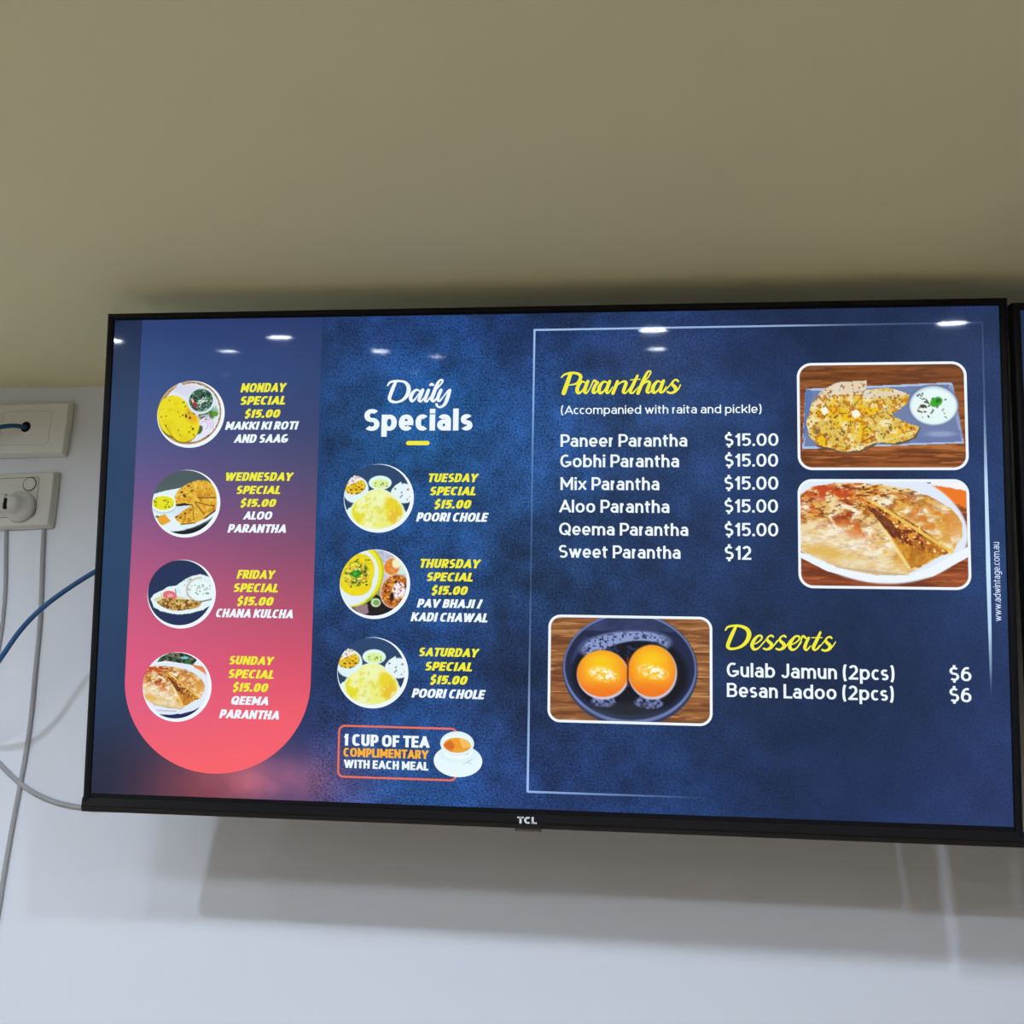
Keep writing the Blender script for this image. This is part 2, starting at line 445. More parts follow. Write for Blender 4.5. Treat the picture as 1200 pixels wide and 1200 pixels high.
def p_monday(p):
    p.fill((228, 232, 246))
    d = np.hypot(p.X - 575, p.Y - 590)
    p.put(p.thr(d, 455, 470), (196, 160, 112)); p.put((np.abs(d - 466) < 9) * (p.n(16, 3) > .45), (110, 72, 40))
    p.put(p.poly([(300, 290), (380, 100), (490, 185), (340, 250)]), (214, 226, 250))
    p.put(p.ell(560, 250, 250, 90, 10, 40) * .5, (205, 205, 222))
    p.put(p.ell(890, 560, 140, 110, 60) * (p.n(50, 5) > .42), (120, 190, 150)); p.put(p.ell(830, 630, 130, 75, -10) * (p.n(36, 6) > .42), (78, 116, 40))
    p.put(p.ell(960, 610, 50, 40), (90, 150, 40))
    for r in (60, 100, 140): p.put((np.abs(np.hypot((p.X - 800), (p.Y - 790) * .9) - r) < 7) * (p.Y < 850), (212, 176, 222))
    p.put(p.ell(735, 860, 40, 70, 20), (60, 96, 60))
    body = np.maximum(p.ell(330, 640, 260, 330, -18), p.ell(500, 800, 225, 250, 10))
    p.put(np.maximum(p.ell(320, 660, 268, 335, -18), p.ell(495, 815, 228, 252, 10)), (122, 92, 14))
    p.put(body, (234, 220, 14)); p.put(body * p.thr(p.n(90, 9), .5, .8) * .5, (214, 188, 8)); p.put(body * p.ell(600, 620, 80, 140, -20, 60) * .75, (226, 160, 22))
    p.dots(body, 26, 13, [(96, 60, 6), (150, 120, 4), (60, 32, 6)], 2, (110, 380, 680, 990))
    for q in ((512, 640), (575, 670), (628, 845)): p.put(p.ell(*q, 15, 20, 20), (60, 30, 8))
    p.put(p.seg(180, 770, 330, 980, 9), (140, 105, 10))
    p.put(p.ell(735, 400, 218, 214), (206, 228, 240)); p.put(p.ell(740, 390, 196, 190), (238, 246, 252))
    bw = p.ell(735, 395, 184, 178); p.put(bw, (22, 40, 38)); p.put(bw * (p.n(26, 21) > .52), (58, 104, 82)); p.put(bw * (p.n(18, 27) > .62), (150, 186, 165))
    p.put(p.seg(600, 400, 660, 490, 44), (170, 44, 52)); p.put(p.seg(600, 390, 612, 420, 30), (236, 190, 170))
    for a in ((690, 450, 770, 350), (730, 450, 800, 360), (690, 400, 830, 410), (720, 440, 820, 400)): p.put(p.seg(*a, 14), (225, 240, 228))

def p_wednesday(p):
    p.fill((72, 88, 92)); p.put(p.thr(p.Y, 250, 420) * .4, (88, 100, 100))
    plate = p.poly([(100, 470), (300, 415), (500, 375), (1050, 300), (1060, 700), (900, 830), (700, 930), (500, 985), (340, 1000), (200, 960), (90, 700)])
    p.put(plate, (226, 244, 250)); p.put(p.ell(520, 680, 220, 60, -20, 60) * .5, (196, 222, 234))
    p.put(p.poly([(370, 995), (560, 985), (760, 925), (960, 830), (900, 930), (740, 1020), (560, 1040), (430, 1020)]), (10, 18, 32))
    p.put(p.ell(270, 625, 180, 120), (190, 214, 214)); p.put(p.ell(270, 600, 176, 122), (240, 250, 250)); y = p.ell(262, 592, 152, 100); p.put(y, (228, 226, 20)); p.put(y * p.thr(p.n(40, 4), .5, .8) * .5, (206, 196, 10))
    p.dots(y, 13, 12, [(80, 88, 10), (60, 60, 20)], 6, (130, 510, 400, 680))
    p.put(p.poly([(180, 790), (290, 750), (380, 850), (260, 915), (215, 880)]), (232, 164, 34)); p.put(p.ell(180, 785, 30, 14), (60, 84, 50))
    top = p.poly([(410, 500), (470, 400), (600, 315), (720, 272), (850, 275), (940, 330), (1000, 440), (1010, 560), (1015, 700), (860, 790), (690, 860), (580, 590), (440, 610)])
    lower = p.poly([(420, 800), (560, 690), (670, 615), (760, 590), (1015, 640), (1012, 690), (880, 800), (700, 880), (530, 900)])
    sh = p.poly([(430, 600), (700, 575), (680, 620), (450, 640)]); 
    p.put(p.poly([(440, 590), (700, 560), (660, 640), (480, 690)]), (206, 228, 236)); p.put(sh, (54, 34, 14))
    for m in (top * (1 - p.poly([(430, 612), (670, 612), (420, 800), (300, 800)])), lower):
        m = m * (1 - p.poly([(420, 630), (655, 618), (430, 780), (380, 760)]))
        p.put(m, (228, 178, 46)); p.put(m * p.thr(p.n(70, 8), .5, .7), (206, 138, 28)); p.put(m * p.thr(p.n(34, 15), .58, .7) * .8, (240, 206, 92)); p.put(m * p.thr(p.n(22, 19), .66, .72) * .8, (150, 90, 20))
    p.put(p.poly([(430, 618), (590, 600), (660, 612), (450, 636)]), (40, 26, 16))
    for a in ((755, 518, 990, 512, 16), (700, 575, 985, 640, 12), (715, 595, 840, 750, 14), (675, 620, 700, 830, 10), (520, 895, 720, 870, 12), (850, 800, 1000, 690, 22)): p.put(p.seg(*a), (104, 62, 18))
    for q in ((605, 350), (512, 440), (655, 420), (545, 480), (572, 740), (455, 785), (510, 800), (560, 500)): p.put(p.ell(*q, 18, 13, -25), (84, 44, 14))

def p_friday(p):
    p.fill((28, 46, 86))
    p.put(p.poly([(145, 690), (190, 620), (300, 570), (380, 515), (500, 500), (600, 420), (720, 360), (830, 335), (930, 360), (1060, 440), (1060, 700), (900, 830), (700, 885), (520, 900), (300, 860), (190, 800)]), (228, 246, 250))
    k = p.ell(760, 500, 250, 150, -15, 20); p.put(k * p.thr(p.n(60, 3), .5, .8) * .6, (196, 216, 218)); p.dots(k, 16, 12, [(120, 126, 120), (160, 160, 150)], 5, (580, 370, 850, 560))
    p.put((np.abs(np.hypot((p.X - 840) / 190, (p.Y - 550) / 165) - 1) < .08) * (p.X < 860), (206, 194, 186))
    b = p.ell(860, 560, 150, 130); p.put(b, (232, 250, 248)); p.dots(b, 24, 11, [(96, 120, 112), (130, 150, 140)], 8, (760, 470, 980, 620))
    p.put(p.seg(830, 725, 1010, 680, 16), (96, 84, 70)); p.put(p.ell(430, 700, 240, 60) * .6, (206, 196, 130))
    p.put(p.ell(415, 635, 100, 62, 10), (226, 108, 116)); p.put(p.ell(420, 640, 40, 25, 0, 16) * .7, (244, 190, 196)); p.put(p.seg(290, 610, 310, 680, 12), (206, 190, 90)); p.put(p.seg(490, 550, 500, 600, 14), (90, 130, 100))
    ch = p.poly([(230, 740), (300, 690), (420, 670), (560, 690), (720, 690), (870, 740), (840, 790), (700, 830), (540, 850), (420, 840), (300, 790)])
    p.put(ch, (196, 150, 66)); p.put(ch * p.thr(p.n(34, 14, 3), .5, .6), (226, 196, 116)); p.put(ch * p.thr(p.n(30, 24, 3), .55, .62), (132, 84, 24)); p.put(ch * p.thr(p.n(26, 34, 2), .68, .74), (60, 44, 18))

def qeema(p, scx, scy, ox, oy, small):
    """stuffed flatbread cut open on a white plate; coordinates of the large picture"""
    q = Pic((p.X - ox) / scx, (p.Y - oy) / scy); q.c = p.c
    q.put(q.ell(450, 880, 520, 268, 0) if small else q.ell(440, 850, 450, 285, 8), (226, 236, 250))
    br = q.poly([(30, 740), (75, 700), (130, 660), (250, 642), (450, 645), (600, 668), (720, 710), (820, 770), (870, 840), (868, 900), (815, 990), (760, 1000), (640, 1070), (590, 1095), (440, 1098), (250, 1060), (80, 985), (30, 960)])
    q.put(br, (238, 214, 160)); q.put(br * q.thr(q.n(70, 41, 4, 44), .44, .60), (228, 176, 82)); q.put(br * q.thr(q.n(56, 51, 4, 34), .54, .66) * .9, (250, 242, 222))
    dist = np.clip((960 - q.Y) / 260, .25, 1) * np.clip((900 - q.X) / 500, .3, 1)
    q.put(br * q.thr(q.n(62, 61, 4, 24), .52, .60) * dist, (206, 112, 30)); q.put(br * q.thr(q.n(44, 71, 4, 15), .58, .64) * dist, (134, 62, 18)); q.put(br * q.thr(q.n(30, 76, 3, 10), .66, .72) * dist, (84, 36, 14))
    q.put(br * q.ell(340, 870, 95, 42, 14, 40) * q.thr(q.n(30, 6), .36, .54), (208, 92, 20)); q.put(br * q.ell(280, 815, 80, 22, -20, 20) * q.thr(q.n(24, 46), .4, .55), (160, 68, 18))
    q.put(br * q.ell(210, 690, 140, 42, 6, 40) * q.thr(q.n(30, 16), .36, .54), (200, 76, 26)); q.put(br * q.ell(110, 750, 60, 40, 0, 30) * .7 * q.thr(q.n(30, 26), .4, .55), (206, 88, 30))
    q.put(br * q.ell(700, 800, 130, 50, 25, 50) * .9 * q.thr(q.n(34, 36), .42, .58), (214, 122, 40)); q.put(br * q.ell(830, 850, 40, 60, 0, 30) * .7, (222, 150, 66))
    q.put(br * q.ell(230, 930, 200, 80, 10, 70) * .5, (248, 238, 214)); q.put(br * q.ell(300, 1040, 300, 45, 6, 40) * .6, (238, 226, 192)); q.put(br * q.ell(200, 985, 110, 30, 10, 30) * .7, (222, 176, 70))
    f = q.poly([(345, 705), (420, 740), (560, 800), (660, 860), (740, 920), (820, 985), (740, 1000), (650, 1060), (605, 1060), (560, 960), (480, 860), (400, 760)])
    q.put(f, (176, 104, 34)); q.put(f * q.thr(q.n(22, 81, 3), .45, .58), (226, 146, 56)); q.put(f * q.thr(q.n(18, 91, 3), .52, .60), (122, 52, 20)); q.put(f * q.thr(q.n(14, 96, 2), .68, .74), (250, 214, 130))
    q.put(q.poly([(400, 750), (470, 790), (540, 850), (580, 930), (520, 900), (440, 810)]) * .7, (96, 44, 24))
    q.put(q.poly([(520, 920), (580, 940), (690, 985), (780, 990), (650, 1050), (605, 1060)]) * .75, (214, 152, 42)); q.put(f * (q.Y > 940) * q.thr(q.n(26, 97, 3), .52, .62) * .7, (172, 100, 24))
    q.put(q.seg(430, 735, 815, 980, 16) * .9, (240, 206, 92)); q.put(q.seg(460, 840, 605, 1060, 14) * .8, (246, 226, 150))
    q.put(q.seg(240, 1062, 600, 1098, 14) * .6, (186, 160, 120))
    p.c = q.c

def p_sunday(p):
    p.fill((232, 240, 250))
    t = p.poly([(300, 260), (340, 190), (480, 120), (700, 110), (870, 200), (800, 290), (600, 260), (420, 240)])
    p.put(t, (34, 40, 36)); p.put(t * (p.n(40, 7) > .55), (120, 110, 90)); p.put(t * (p.n(50, 17) > .6), (36, 110, 60)); p.put(p.ell(690, 190, 60, 18), (120, 206, 206))
    p.put(p.poly([(790, 280), (980, 310), (1020, 440), (880, 370)]), (232, 130, 60))
    qeema(p, 1.13, 1.30, 5, -526, True)
    p.put(p.poly([(150, 850), (330, 940), (640, 930), (930, 800), (1080, 700), (1080, 900), (900, 900), (640, 970), (340, 985)]), (224, 236, 250))
    p.put(p.poly([(340, 985), (500, 985), (700, 965), (860, 910), (950, 850), (900, 930), (720, 1030), (560, 1050), (440, 1035)]), (26, 30, 90))
    p.put(p.seg(330, 932, 600, 935, 10) * .6, (120, 110, 100))

def p_poori(p):
    p.fill((42, 66, 102)); p.put(p.thr(400 - p.Y, 0, 240) * .5, (36, 72, 120))
    p.put(p.poly([(140, 760), (220, 700), (880, 640), (980, 800), (900, 1000), (600, 1080), (250, 960)]), (226, 250, 252))
    p.put(p.ell(260, 470, 180, 190, 12), (222, 244, 250)); b = p.ell(255, 430, 145, 105, -15); p.put(b, (228, 180, 20)); p.put(b * p.thr(p.n(34, 3), .5, .62), (240, 214, 60)); p.put(b * p.thr(p.n(26, 13), .6, .68), (120, 70, 14))
    p.dots(b, 12, 13, [(60, 40, 16)], 3, (130, 380, 380, 540)); p.put(p.poly([(140, 420), (230, 260), (330, 290), (330, 330), (200, 390)]), (238, 236, 234)); p.dots(p.poly([(140, 420), (230, 260), (330, 290), (330, 330), (200, 390)]), 6, 13, [(200, 130, 120), (160, 120, 100)], 4, (180, 280, 320, 350))
    p.put(p.ell(600, 370, 160, 102), (224, 250, 248)); p.put(p.ell(605, 385, 120, 66, 0, 30), (216, 240, 150)); p.dots(p.ell(605, 385, 120, 66), 11, 9, [(80, 100, 40)], 12, (530, 370, 700, 420))
    p.put(p.ell(930, 520, 180, 140), (228, 246, 250)); p.put(p.poly([(790, 420), (890, 355), (900, 420)]), (228, 246, 250)); p.dots(p.ell(930, 520, 160, 120), 12, 11, [(120, 130, 140), (206, 120, 140), (60, 70, 80)], 9, (800, 430, 1030, 630))
    p.put(p.poly([(100, 630), (220, 650), (150, 760), (100, 700)]), (34, 66, 106)); p.put(p.poly([(880, 660), (1030, 660), (980, 800), (920, 720)]), (34, 56, 96))
    d = np.maximum(p.ell(570, 780, 355, 240, 0, 20), p.ell(580, 680, 230, 205, 0, 20)); p.put(np.maximum(p.ell(570, 785, 380, 255), p.ell(580, 680, 255, 225)), (232, 250, 210))
    p.put(d, (236, 240, 130)); p.put(d * p.ell(320, 790, 110, 160, 0, 70), (230, 224, 40)); p.put(d * p.ell(800, 760, 120, 220, -20, 70), (234, 214, 44)); p.put(d * p.ell(830, 850, 100, 100, 0, 60) * .8, (238, 190, 48))
    p.put(d * p.thr(p.n(110, 33), .48, .66) * .8, (244, 248, 196)); p.put(d * p.ell(560, 600, 120, 120, 0, 80) * .8, (240, 250, 190)); p.put(d * p.ell(480, 900, 70, 130, 10, 50) * .6, (242, 250, 196)); p.put(d * p.thr(p.n(60, 43), .6, .7) * .35, (210, 190, 40))

def p_thursday(p):
    p.fill((196, 200, 226)); p.put((p.n(30, 3) > .6) * .4, (140, 140, 170))
    p.put(p.poly([(570, 700), (1100, 850), (1100, 1100), (300, 1100), (280, 930), (480, 830)]), (28, 20, 22)); p.put(p.poly([(300, 930), (500, 870), (520, 1010), (420, 1020)]), (150, 124, 132)); p.put(p.poly([(600, 720), (680, 600), (720, 640), (690, 780)]), (150, 150, 100))
    p.put(p.ell(950, 330, 130, 120), (206, 236, 220)); p.put(p.ell(830, 350, 120, 135, 20), (232, 222, 210)); o = p.ell(830, 345, 108, 118, 20); p.put(o, (222, 128, 44)); p.put(o * p.thr(p.n(30, 5), .5, .65), (236, 160, 70)); p.put(p.ell(890, 300, 60, 70, 0, 20), (240, 240, 200))
    r = p.ell(890, 690, 215, 245, 20); p.put(r, (226, 190, 176)); r = p.ell(895, 690, 200, 232, 20); p.put(r, (190, 104, 34)); p.put(r * p.thr(p.n(30, 25, 3), .5, .6), (232, 164, 60)); p.put(r * p.thr(p.n(26, 35, 3), .56, .62), (110, 46, 14))
    w = p.ell(930, 680, 90, 120, 10) * p.thr(p.n(30, 45, 2), .4, .48); p.put(w, (244, 238, 246)); p.put(p.ell(840, 770, 30, 55), (30, 22, 14)); p.put(p.ell(890, 560, 20, 18), (30, 22, 14))
    p.put(p.ell(618, 855, 68, 62), (206, 226, 190)); p.put(p.ell(625, 855, 44, 40), (120, 170, 80))
    p.put(p.ell(330, 480, 380, 450, 22), (196, 200, 30)); p.put(p.ell(310, 480, 372, 440, 22), (236, 232, 40)); p.put(p.ell(290, 500, 345, 415, 22), (226, 240, 250))
    p.put(p.poly([(480, 830), (590, 740), (570, 810), (500, 850)]), (150, 190, 60))
    y = np.maximum(p.ell(350, 450, 232, 290, 20), p.ell(320, 560, 240, 200, 20)); p.put(y, (238, 220, 22)); p.put(y * p.thr(p.n(60, 55), .5, .7) * .6, (226, 196, 10))
    g = p.ell(340, 450, 170, 165, 0, 50); p.put(g * p.thr(p.n(40, 65, 3), .46, .56), (206, 150, 50)); p.put(g * p.thr(p.n(30, 75, 3), .56, .62), (66, 120, 20)); p.put(g * p.thr(p.n(24, 85, 3), .6, .66), (226, 236, 130))
    p.dots(y, 26, 14, [(30, 80, 20), (50, 60, 20), (90, 140, 30)], 15, (180, 250, 520, 640)); p.put(p.ell(330, 455, 62, 50, 0, 24), (30, 140, 30)); p.put(p.ell(320, 450, 24, 18, 0, 12), (80, 190, 60))

def wood(p, a, b, c, sx_=160, sy_=14, seed=5):
    p.fill(a); p.put(p.thr(p.n(sx_, seed, 4, sy_), .42, .62), b); p.put(p.thr(p.n(sx_, seed + 9, 4, sy_ * .7), .58, .7), c)

def p_platter(p):
    wood(p, (150, 84, 36), (112, 60, 26), (182, 112, 58)); p.put((p.Y < 170) * .3, (80, 46, 24))
    p.put(p.poly([(95, 185), (820, 160), (872, 455), (75, 482)], 0), (176, 194, 226)); p.put(p.poly([(125, 195), (810, 170), (860, 448), (85, 470)], 0), (112, 128, 170)); p.put(p.poly([(800, 185), (826, 170), (870, 440), (850, 400)], 0), (140, 158, 200)); p.put(p.poly([(95, 186), (130, 195), (105, 360), (78, 470)], 0), (92, 120, 176))
    p.put(p.poly([(650, 400), (860, 390), (866, 446), (640, 452)]) * .6, (104, 120, 168)); p.put(p.ell(760, 410, 70, 14, 0, 12) * .6, (170, 186, 220))
    b = np.maximum.reduce([p.poly([(98, 350), (125, 260), (180, 190), (260, 152), (405, 148), (395, 195), (480, 185), (540, 190), (608, 215), (605, 255), (520, 320), (610, 360), (658, 378), (630, 425), (540, 455), (440, 450), (360, 490), (280, 495), (150, 460), (110, 420)])])
    p.put(p.poly([(95, 352), (150, 470), (280, 502), (370, 497), (450, 458), (550, 464), (640, 432), (665, 378), (600, 360), (520, 330)]), (96, 84, 70))
    p.put(b, (226, 196, 92)); p.put(b * p.thr(p.n(40, 3), .46, .60), (244, 228, 170)); p.put(b * p.poly([(125, 250), (180, 190), (260, 152), (405, 148), (395, 195), (608, 205), (608, 225), (400, 235), (250, 220), (140, 260)]) * .8, (228, 214, 200))
    p.put(b * p.thr(p.n(60, 13), .54, .68) * (p.Y > 220), (240, 194, 22)); p.put(b * p.thr(p.n(18, 23, 3), .58, .65) * (p.Y > 215), (204, 132, 30)); p.put(b * p.thr(p.n(11, 33, 2), .70, .76) * .8, (110, 76, 34))
    p.dots(b, 150, 3.6, [(60, 54, 44), (110, 70, 30), (80, 84, 90)], 21, (110, 170, 640, 480)); p.put(b * (p.seg(500, 300, 380, 330, 5) + p.seg(390, 195, 330, 290, 5)).clip(0, 1) * .7, (150, 96, 40)); p.put(b * p.seg(370, 450, 430, 420, 6), (160, 80, 30))
    p.put(p.seg(300, 492, 440, 448, 8) * .9, (240, 226, 190)); p.put(p.seg(450, 452, 640, 400, 8) * .8, (240, 220, 150)); p.put(p.ell(152, 395, 13, 12), (120, 104, 80))
    for cx, cy, r in ((190, 296, 22), (346, 312, 24)): p.put(p.poly([(cx - r, cy - r * .5), (cx + r * .2, cy - r), (cx + r, cy + r * .2), (cx - r * .3, cy + r)]), (250, 246, 226))
    p.put(p.ell(728, 270, 124, 100), (84, 100, 132)); p.put(p.ell(728, 272, 118, 95), (200, 220, 236)); bw = p.ell(728, 275, 110, 86); p.put(bw, (232, 250, 248)); p.dots(bw, 34, 6, [(60, 70, 70), (110, 90, 80), (150, 160, 150)], 31, (650, 210, 790, 330))
    p.put(p.ell(742, 255, 32, 22, -25, 6), (60, 166, 40)); p.put(p.ell(752, 248, 14, 9, -25, 4), (30, 110, 30)); p.put(p.ell(676, 275, 16, 9, 0, 4), (90, 60, 50))

def p_bread(p):
    wood(p, (150, 76, 40), (116, 54, 28), (180, 98, 56)); p.put(p.Y < 720, (236, 240, 248))
    p.put((p.Y < 700) * (p.X < 300) * (p.n(24, 4) > .5), (40, 36, 40)); p.put(p.poly([(560, 630), (720, 640), (690, 668), (590, 655)]), (34, 36, 60)); p.put((p.X < 75) * (p.Y < 690), (70, 44, 34))
    p.put(p.poly([(690, 648), (900, 680), (900, 770), (830, 740), (760, 695)]), (240, 122, 34)); p.put(p.poly([(720, 640), (900, 640), (900, 680)]), (246, 246, 250))
    p.put(p.ell(440, 850, 458, 272, 9), (226, 234, 250)); p.put(p.ell(436, 852, 448, 262, 9), (240, 246, 252))
    qeema(p, 1.0, 1.0, 0, 0, False)
    p.put(p.poly([(60, 985), (250, 1062), (440, 1100), (600, 1096), (700, 1060), (900, 950), (900, 1000), (720, 1100), (560, 1130), (400, 1130), (200, 1080), (60, 1010)], 0), (240, 247, 255))

def p_gulab(p):
    wood(p, (150, 96, 52), (112, 66, 34), (190, 136, 86), 200, 16, 9)
    p.put(p.ell(590, 410, 435, 385), (44, 54, 92)); p.put(p.ell(588, 400, 428, 372), (112, 132, 186)); p.put(p.ell(588, 395, 418, 352), (30, 38, 70)); p.put(p.ell(590, 440, 370, 275, 0, 30), (12, 14, 24))
    p.put(p.ell(560, 250, 290, 100, -6, 20) * (1 - p.ell(600, 330, 240, 110, -10, 10)), (138, 154, 204)); p.put(p.ell(560, 240, 280, 85, -6, 20) * p.thr(p.n(16, 4), .55, .65), (40, 50, 84))
    p.put((p.Y < 150) * p.ell(590, 395, 418, 352) * p.n(90, 8), (66, 80, 124)); p.put(p.ell(590, 400, 380, 320) * p.poly([(180, 430), (150, 300), (260, 180), (330, 200), (240, 330)]) * .5, (60, 74, 120))
    p.put(p.ell(420, 625, 80, 42) * p.thr(p.n(18, 14), .3, .6), (120, 132, 190)); p.put(p.ell(715, 625, 95, 45) * p.thr(p.n(18, 24), .3, .6), (120, 132, 190))
    p.put(p.ell(560, 690, 250, 60, 0, 40) * .35, (70, 80, 90))
    for cx, cy, rx, ry in ((413, 440, 164, 157), (732, 415, 153, 174)):
        p.put(p.ell(cx + 4, cy + 10, rx + 5, ry + 8), (206, 206, 226)); m = p.ell(cx, cy, rx, ry)
        r = np.hypot((p.X - cx) / rx, (p.Y - cy + 25) / ry); t = np.clip(r, 0, 1.1)[:, None]
        col = np.array([252, 196, 24.0]) * (1 - t ** 2) + np.array([246, 140, 28.0]) * t ** 2
        p.c = p.c * (1 - m[:, None]) + col * m[:, None]
        p.put(m * p.ell(cx, cy + ry * .75, rx * .7, ry * .35, 0, 60) * .5, (240, 104, 24))
        hl = p.ell(cx + 5, cy + 5, 85, 42, 14, 30); p.put(hl * p.thr(p.n(13, 71), .38, .55), (255, 252, 226)); p.put(m * p.ell(cx - 10, cy - 90, 80, 40, 0, 60) * .5, (248, 214, 10))
    p.put(p.seg(578, 330, 578, 520, 12), (120, 50, 10))

def round_photo(fn, c, R, u, v, ru, rv, label, layer=3):
    """c, R: centre and radius in the painter's own units; u, v, ru, rv: place on the menu"""
    n = 96
    uv = [(u, v)] + [(u + ru * math.cos(2 * math.pi * k / n), v + rv * math.sin(2 * math.pi * k / n)) for k in range(n)]
    rim = flat('photo_rim', uv, [(0, 1 + k, 1 + (k + 1) % n) for k in range(n)], DISP['W'], screen, layer - 1)
    nr, na = 62, 200; s = 0.948; du = -0.042
    th = np.linspace(0, 2 * math.pi, na, endpoint=False)
    rr = np.linspace(0, 1, nr + 1)[1:]
    P = np.concatenate([[[0, 0]], np.stack([np.outer(rr, np.cos(th)), np.outer(rr, np.sin(th))], -1).reshape(-1, 2)]) * s + du
    fs = [(0, 1 + k, 1 + (k + 1) % na) for k in range(na)]
    for j in range(nr - 1):
        a = 1 + j * na
        for k in range(na):
            fs.append((a + k, a + na + k, a + na + (k + 1) % na, a + (k + 1) % na))
    ob = flat('food_photo', np.c_[u + P[:, 0] * ru, v + P[:, 1] * rv], fs, m_pic, screen, layer)
    p = Pic(c[0] + P[:, 0] * R, c[1] + P[:, 1] * R); fn(p)
    vals(ob, p.c); tag(ob, label)
    return ob

round_photo(p_monday, (583, 613), 525, 190, 224, 78.5, 77, 'round photo of yellow flatbread and a bowl of greens')
round_photo(p_wednesday, (581, 600), 476, 188.5, 428, 78.5, 76.5, 'round photo of folded flatbread wedges and yellow dip')
round_photo(p_friday, (578, 615), 481, 187, 631, 78.2, 76.6, 'round photo of chickpeas and white bread on a plate')
round_photo(p_sunday, (595, 597), 485, 186, 836, 78.2, 76.4, 'round photo of stuffed flatbread cut open')
a = round_photo(p_poori, (585, 590), 488, 623.5, 414.5, 77.5, 76, 'round photo of puffed yellow bread and three bowls, upper')
round_photo(p_thursday, (597, 595), 490, 620, 603.5, 77.3, 76, 'round photo of a yellow bowl of curry and a bowl of rice')
round_photo(p_poori, (585, 590), 488, 620.5, 795.5, 77.5, 76.4, 'round photo of puffed yellow bread and three bowls, lower')

def rr_path(u0, v0, u1, v1, r, n=10):
    pts = []
    for (cx, cy, a0) in ((u1 - r, v0 + r, -90), (u1 - r, v1 - r, 0), (u0 + r, v1 - r, 90), (u0 + r, v0 + r, 180)):
        for k in range(n + 1):
            a = math.radians(a0 + 90 * k / n); pts.append((cx + r * math.cos(a), cy + r * math.sin(a)))
    return pts
def rr_ring(name, u0, v0, u1, v1, r, t, mat, layer):
    o = rr_path(u0, v0, u1, v1, r); i = rr_path(u0 + t, v0 + t, u1 - t, v1 - t, max(r - t, 1)); n = len(o)
    return flat(name, o + i, [(k, (k + 1) % n, n + (k + 1) % n, n + k) for k in range(n)], mat, screen, layer)
def framed_photo(fn, u0, v0, u1, v1, x0, y0, x1, y1, r, label):
    nx, ny = 250, 170
    A, B = np.meshgrid(np.linspace(0, 1, nx + 1), np.linspace(0, 1, ny + 1)); A = A.ravel(); B = B.ravel()
    t = 2.0
    uv = np.c_[u0 + t + A * (u1 - u0 - 2 * t), v0 + t + B * (v1 - v0 - 2 * t)]
    ii = np.arange((nx + 1) * (ny + 1)).reshape(ny + 1, nx + 1)
    q = np.stack([ii[:-1, :-1], ii[1:, :-1], ii[1:, 1:], ii[:-1, 1:]], -1).reshape(-1, 4)
    cc = uv[q].mean(1); rc = r - 3.0
    dx = np.maximum(np.abs(cc[:, 0] - (u0 + u1) / 2) - ((u1 - u0) / 2 - 3 - rc), 0); dy = np.maximum(np.abs(cc[:, 1] - (v0 + v1) / 2) - ((v1 - v0) / 2 - 3 - rc), 0)
    q = q[np.hypot(dx, dy) < rc]
    ob = flat('food_photo', uv, q.tolist(), m_pic, screen, 2)
    p = Pic(x0 + A * (x1 - x0), y0 + B * (y1 - y0)); fn(p); vals(ob, p.c); tag(ob, label)
    rr_ring('photo_frame', u0, v0, u1, v1, r, 5.5, DISP['W'], 3)
framed_photo(p_platter, 1511, 122, 1852, 352, 57, 62, 888, 580, 30, 'framed photo of spiced flatbread on a grey plate')
framed_photo(p_bread, 1510, 371, 1851, 600.5, 62, 628, 900, 1160, 30, 'framed photo of a stuffed flatbread on a white plate')
framed_photo(p_gulab, 995.5, 663.5, 1335, 890.5, 65, 52, 1112, 768, 26, 'framed photo of two orange sweets in a black bowl')

# ------------------------------------------------------------------ lines of the menu
def fading_line(name, pts, base, layer=2):
    """pts: (u, v, half width, brightness 0..1); fades into the wallpaper where the brightness is low"""
    uv = []; col = []
    P = np.array(pts, float)
    seg = []
    for a, b in zip(P, P[1:]):
        n = 24
        for k in range(n): seg.append(a + (b - a) * k / n)
    seg.append(P[-1]); seg = np.array(seg)
    d = np.gradient(seg[:, :2], axis=0); d /= np.linalg.norm(d, axis=1)[:, None]; nrm = np.c_[-d[:, 1], d[:, 0]]
    L = seg[:, :2] + nrm * seg[:, 2:3]; R = seg[:, :2] - nrm * seg[:, 2:3]; n = len(seg)
    ob = flat(name, np.r_[L, R], [(k, k + 1, n + k + 1, n + k) for k in range(n - 1)], m_pic, screen, layer)
    w, _ = wall_rgb(seg[:, 0], seg[:, 1])
    c = w * (1 - seg[:, 3:4]) + np.array(base, float) * seg[:, 3:4]
    vals(ob, np.r_[c, c])
fading_line('border_line', [(956, 41, 2.2, .85), (1500, 40, 2.0, .75), (1650, 40, 1.8, .3), (1886, 39.5, 1.6, .14)], (185, 215, 255))
fading_line('border_line', [(958, 41, 2.2, .9), (957.6, 200, 2.0, .75), (957, 360, 1.6, .35), (957, 600, 1.6, .22), (956.6, 760, 1.8, .45), (956.4, 900, 2.2, .8), (956, 1038, 2.4, .9)], (170, 205, 255))
fading_line('border_line', [(956, 1037, 2.2, .85), (1150, 1037, 2.0, .5), (1330, 1037, 1.6, .02)], (170, 205, 255))
fading_line('border_line', [(1886, 39, 1.4, .12), (1885.5, 200, 1.6, .22), (1885, 280, 2.2, .55), (1884.6, 380, 3.2, .95), (1884.3, 560, 4.2, 1.0), (1884, 680, 3.2, .9), (1883.6, 760, 2.2, .5), (1883, 812, 1.2, .02)], (200, 230, 255))

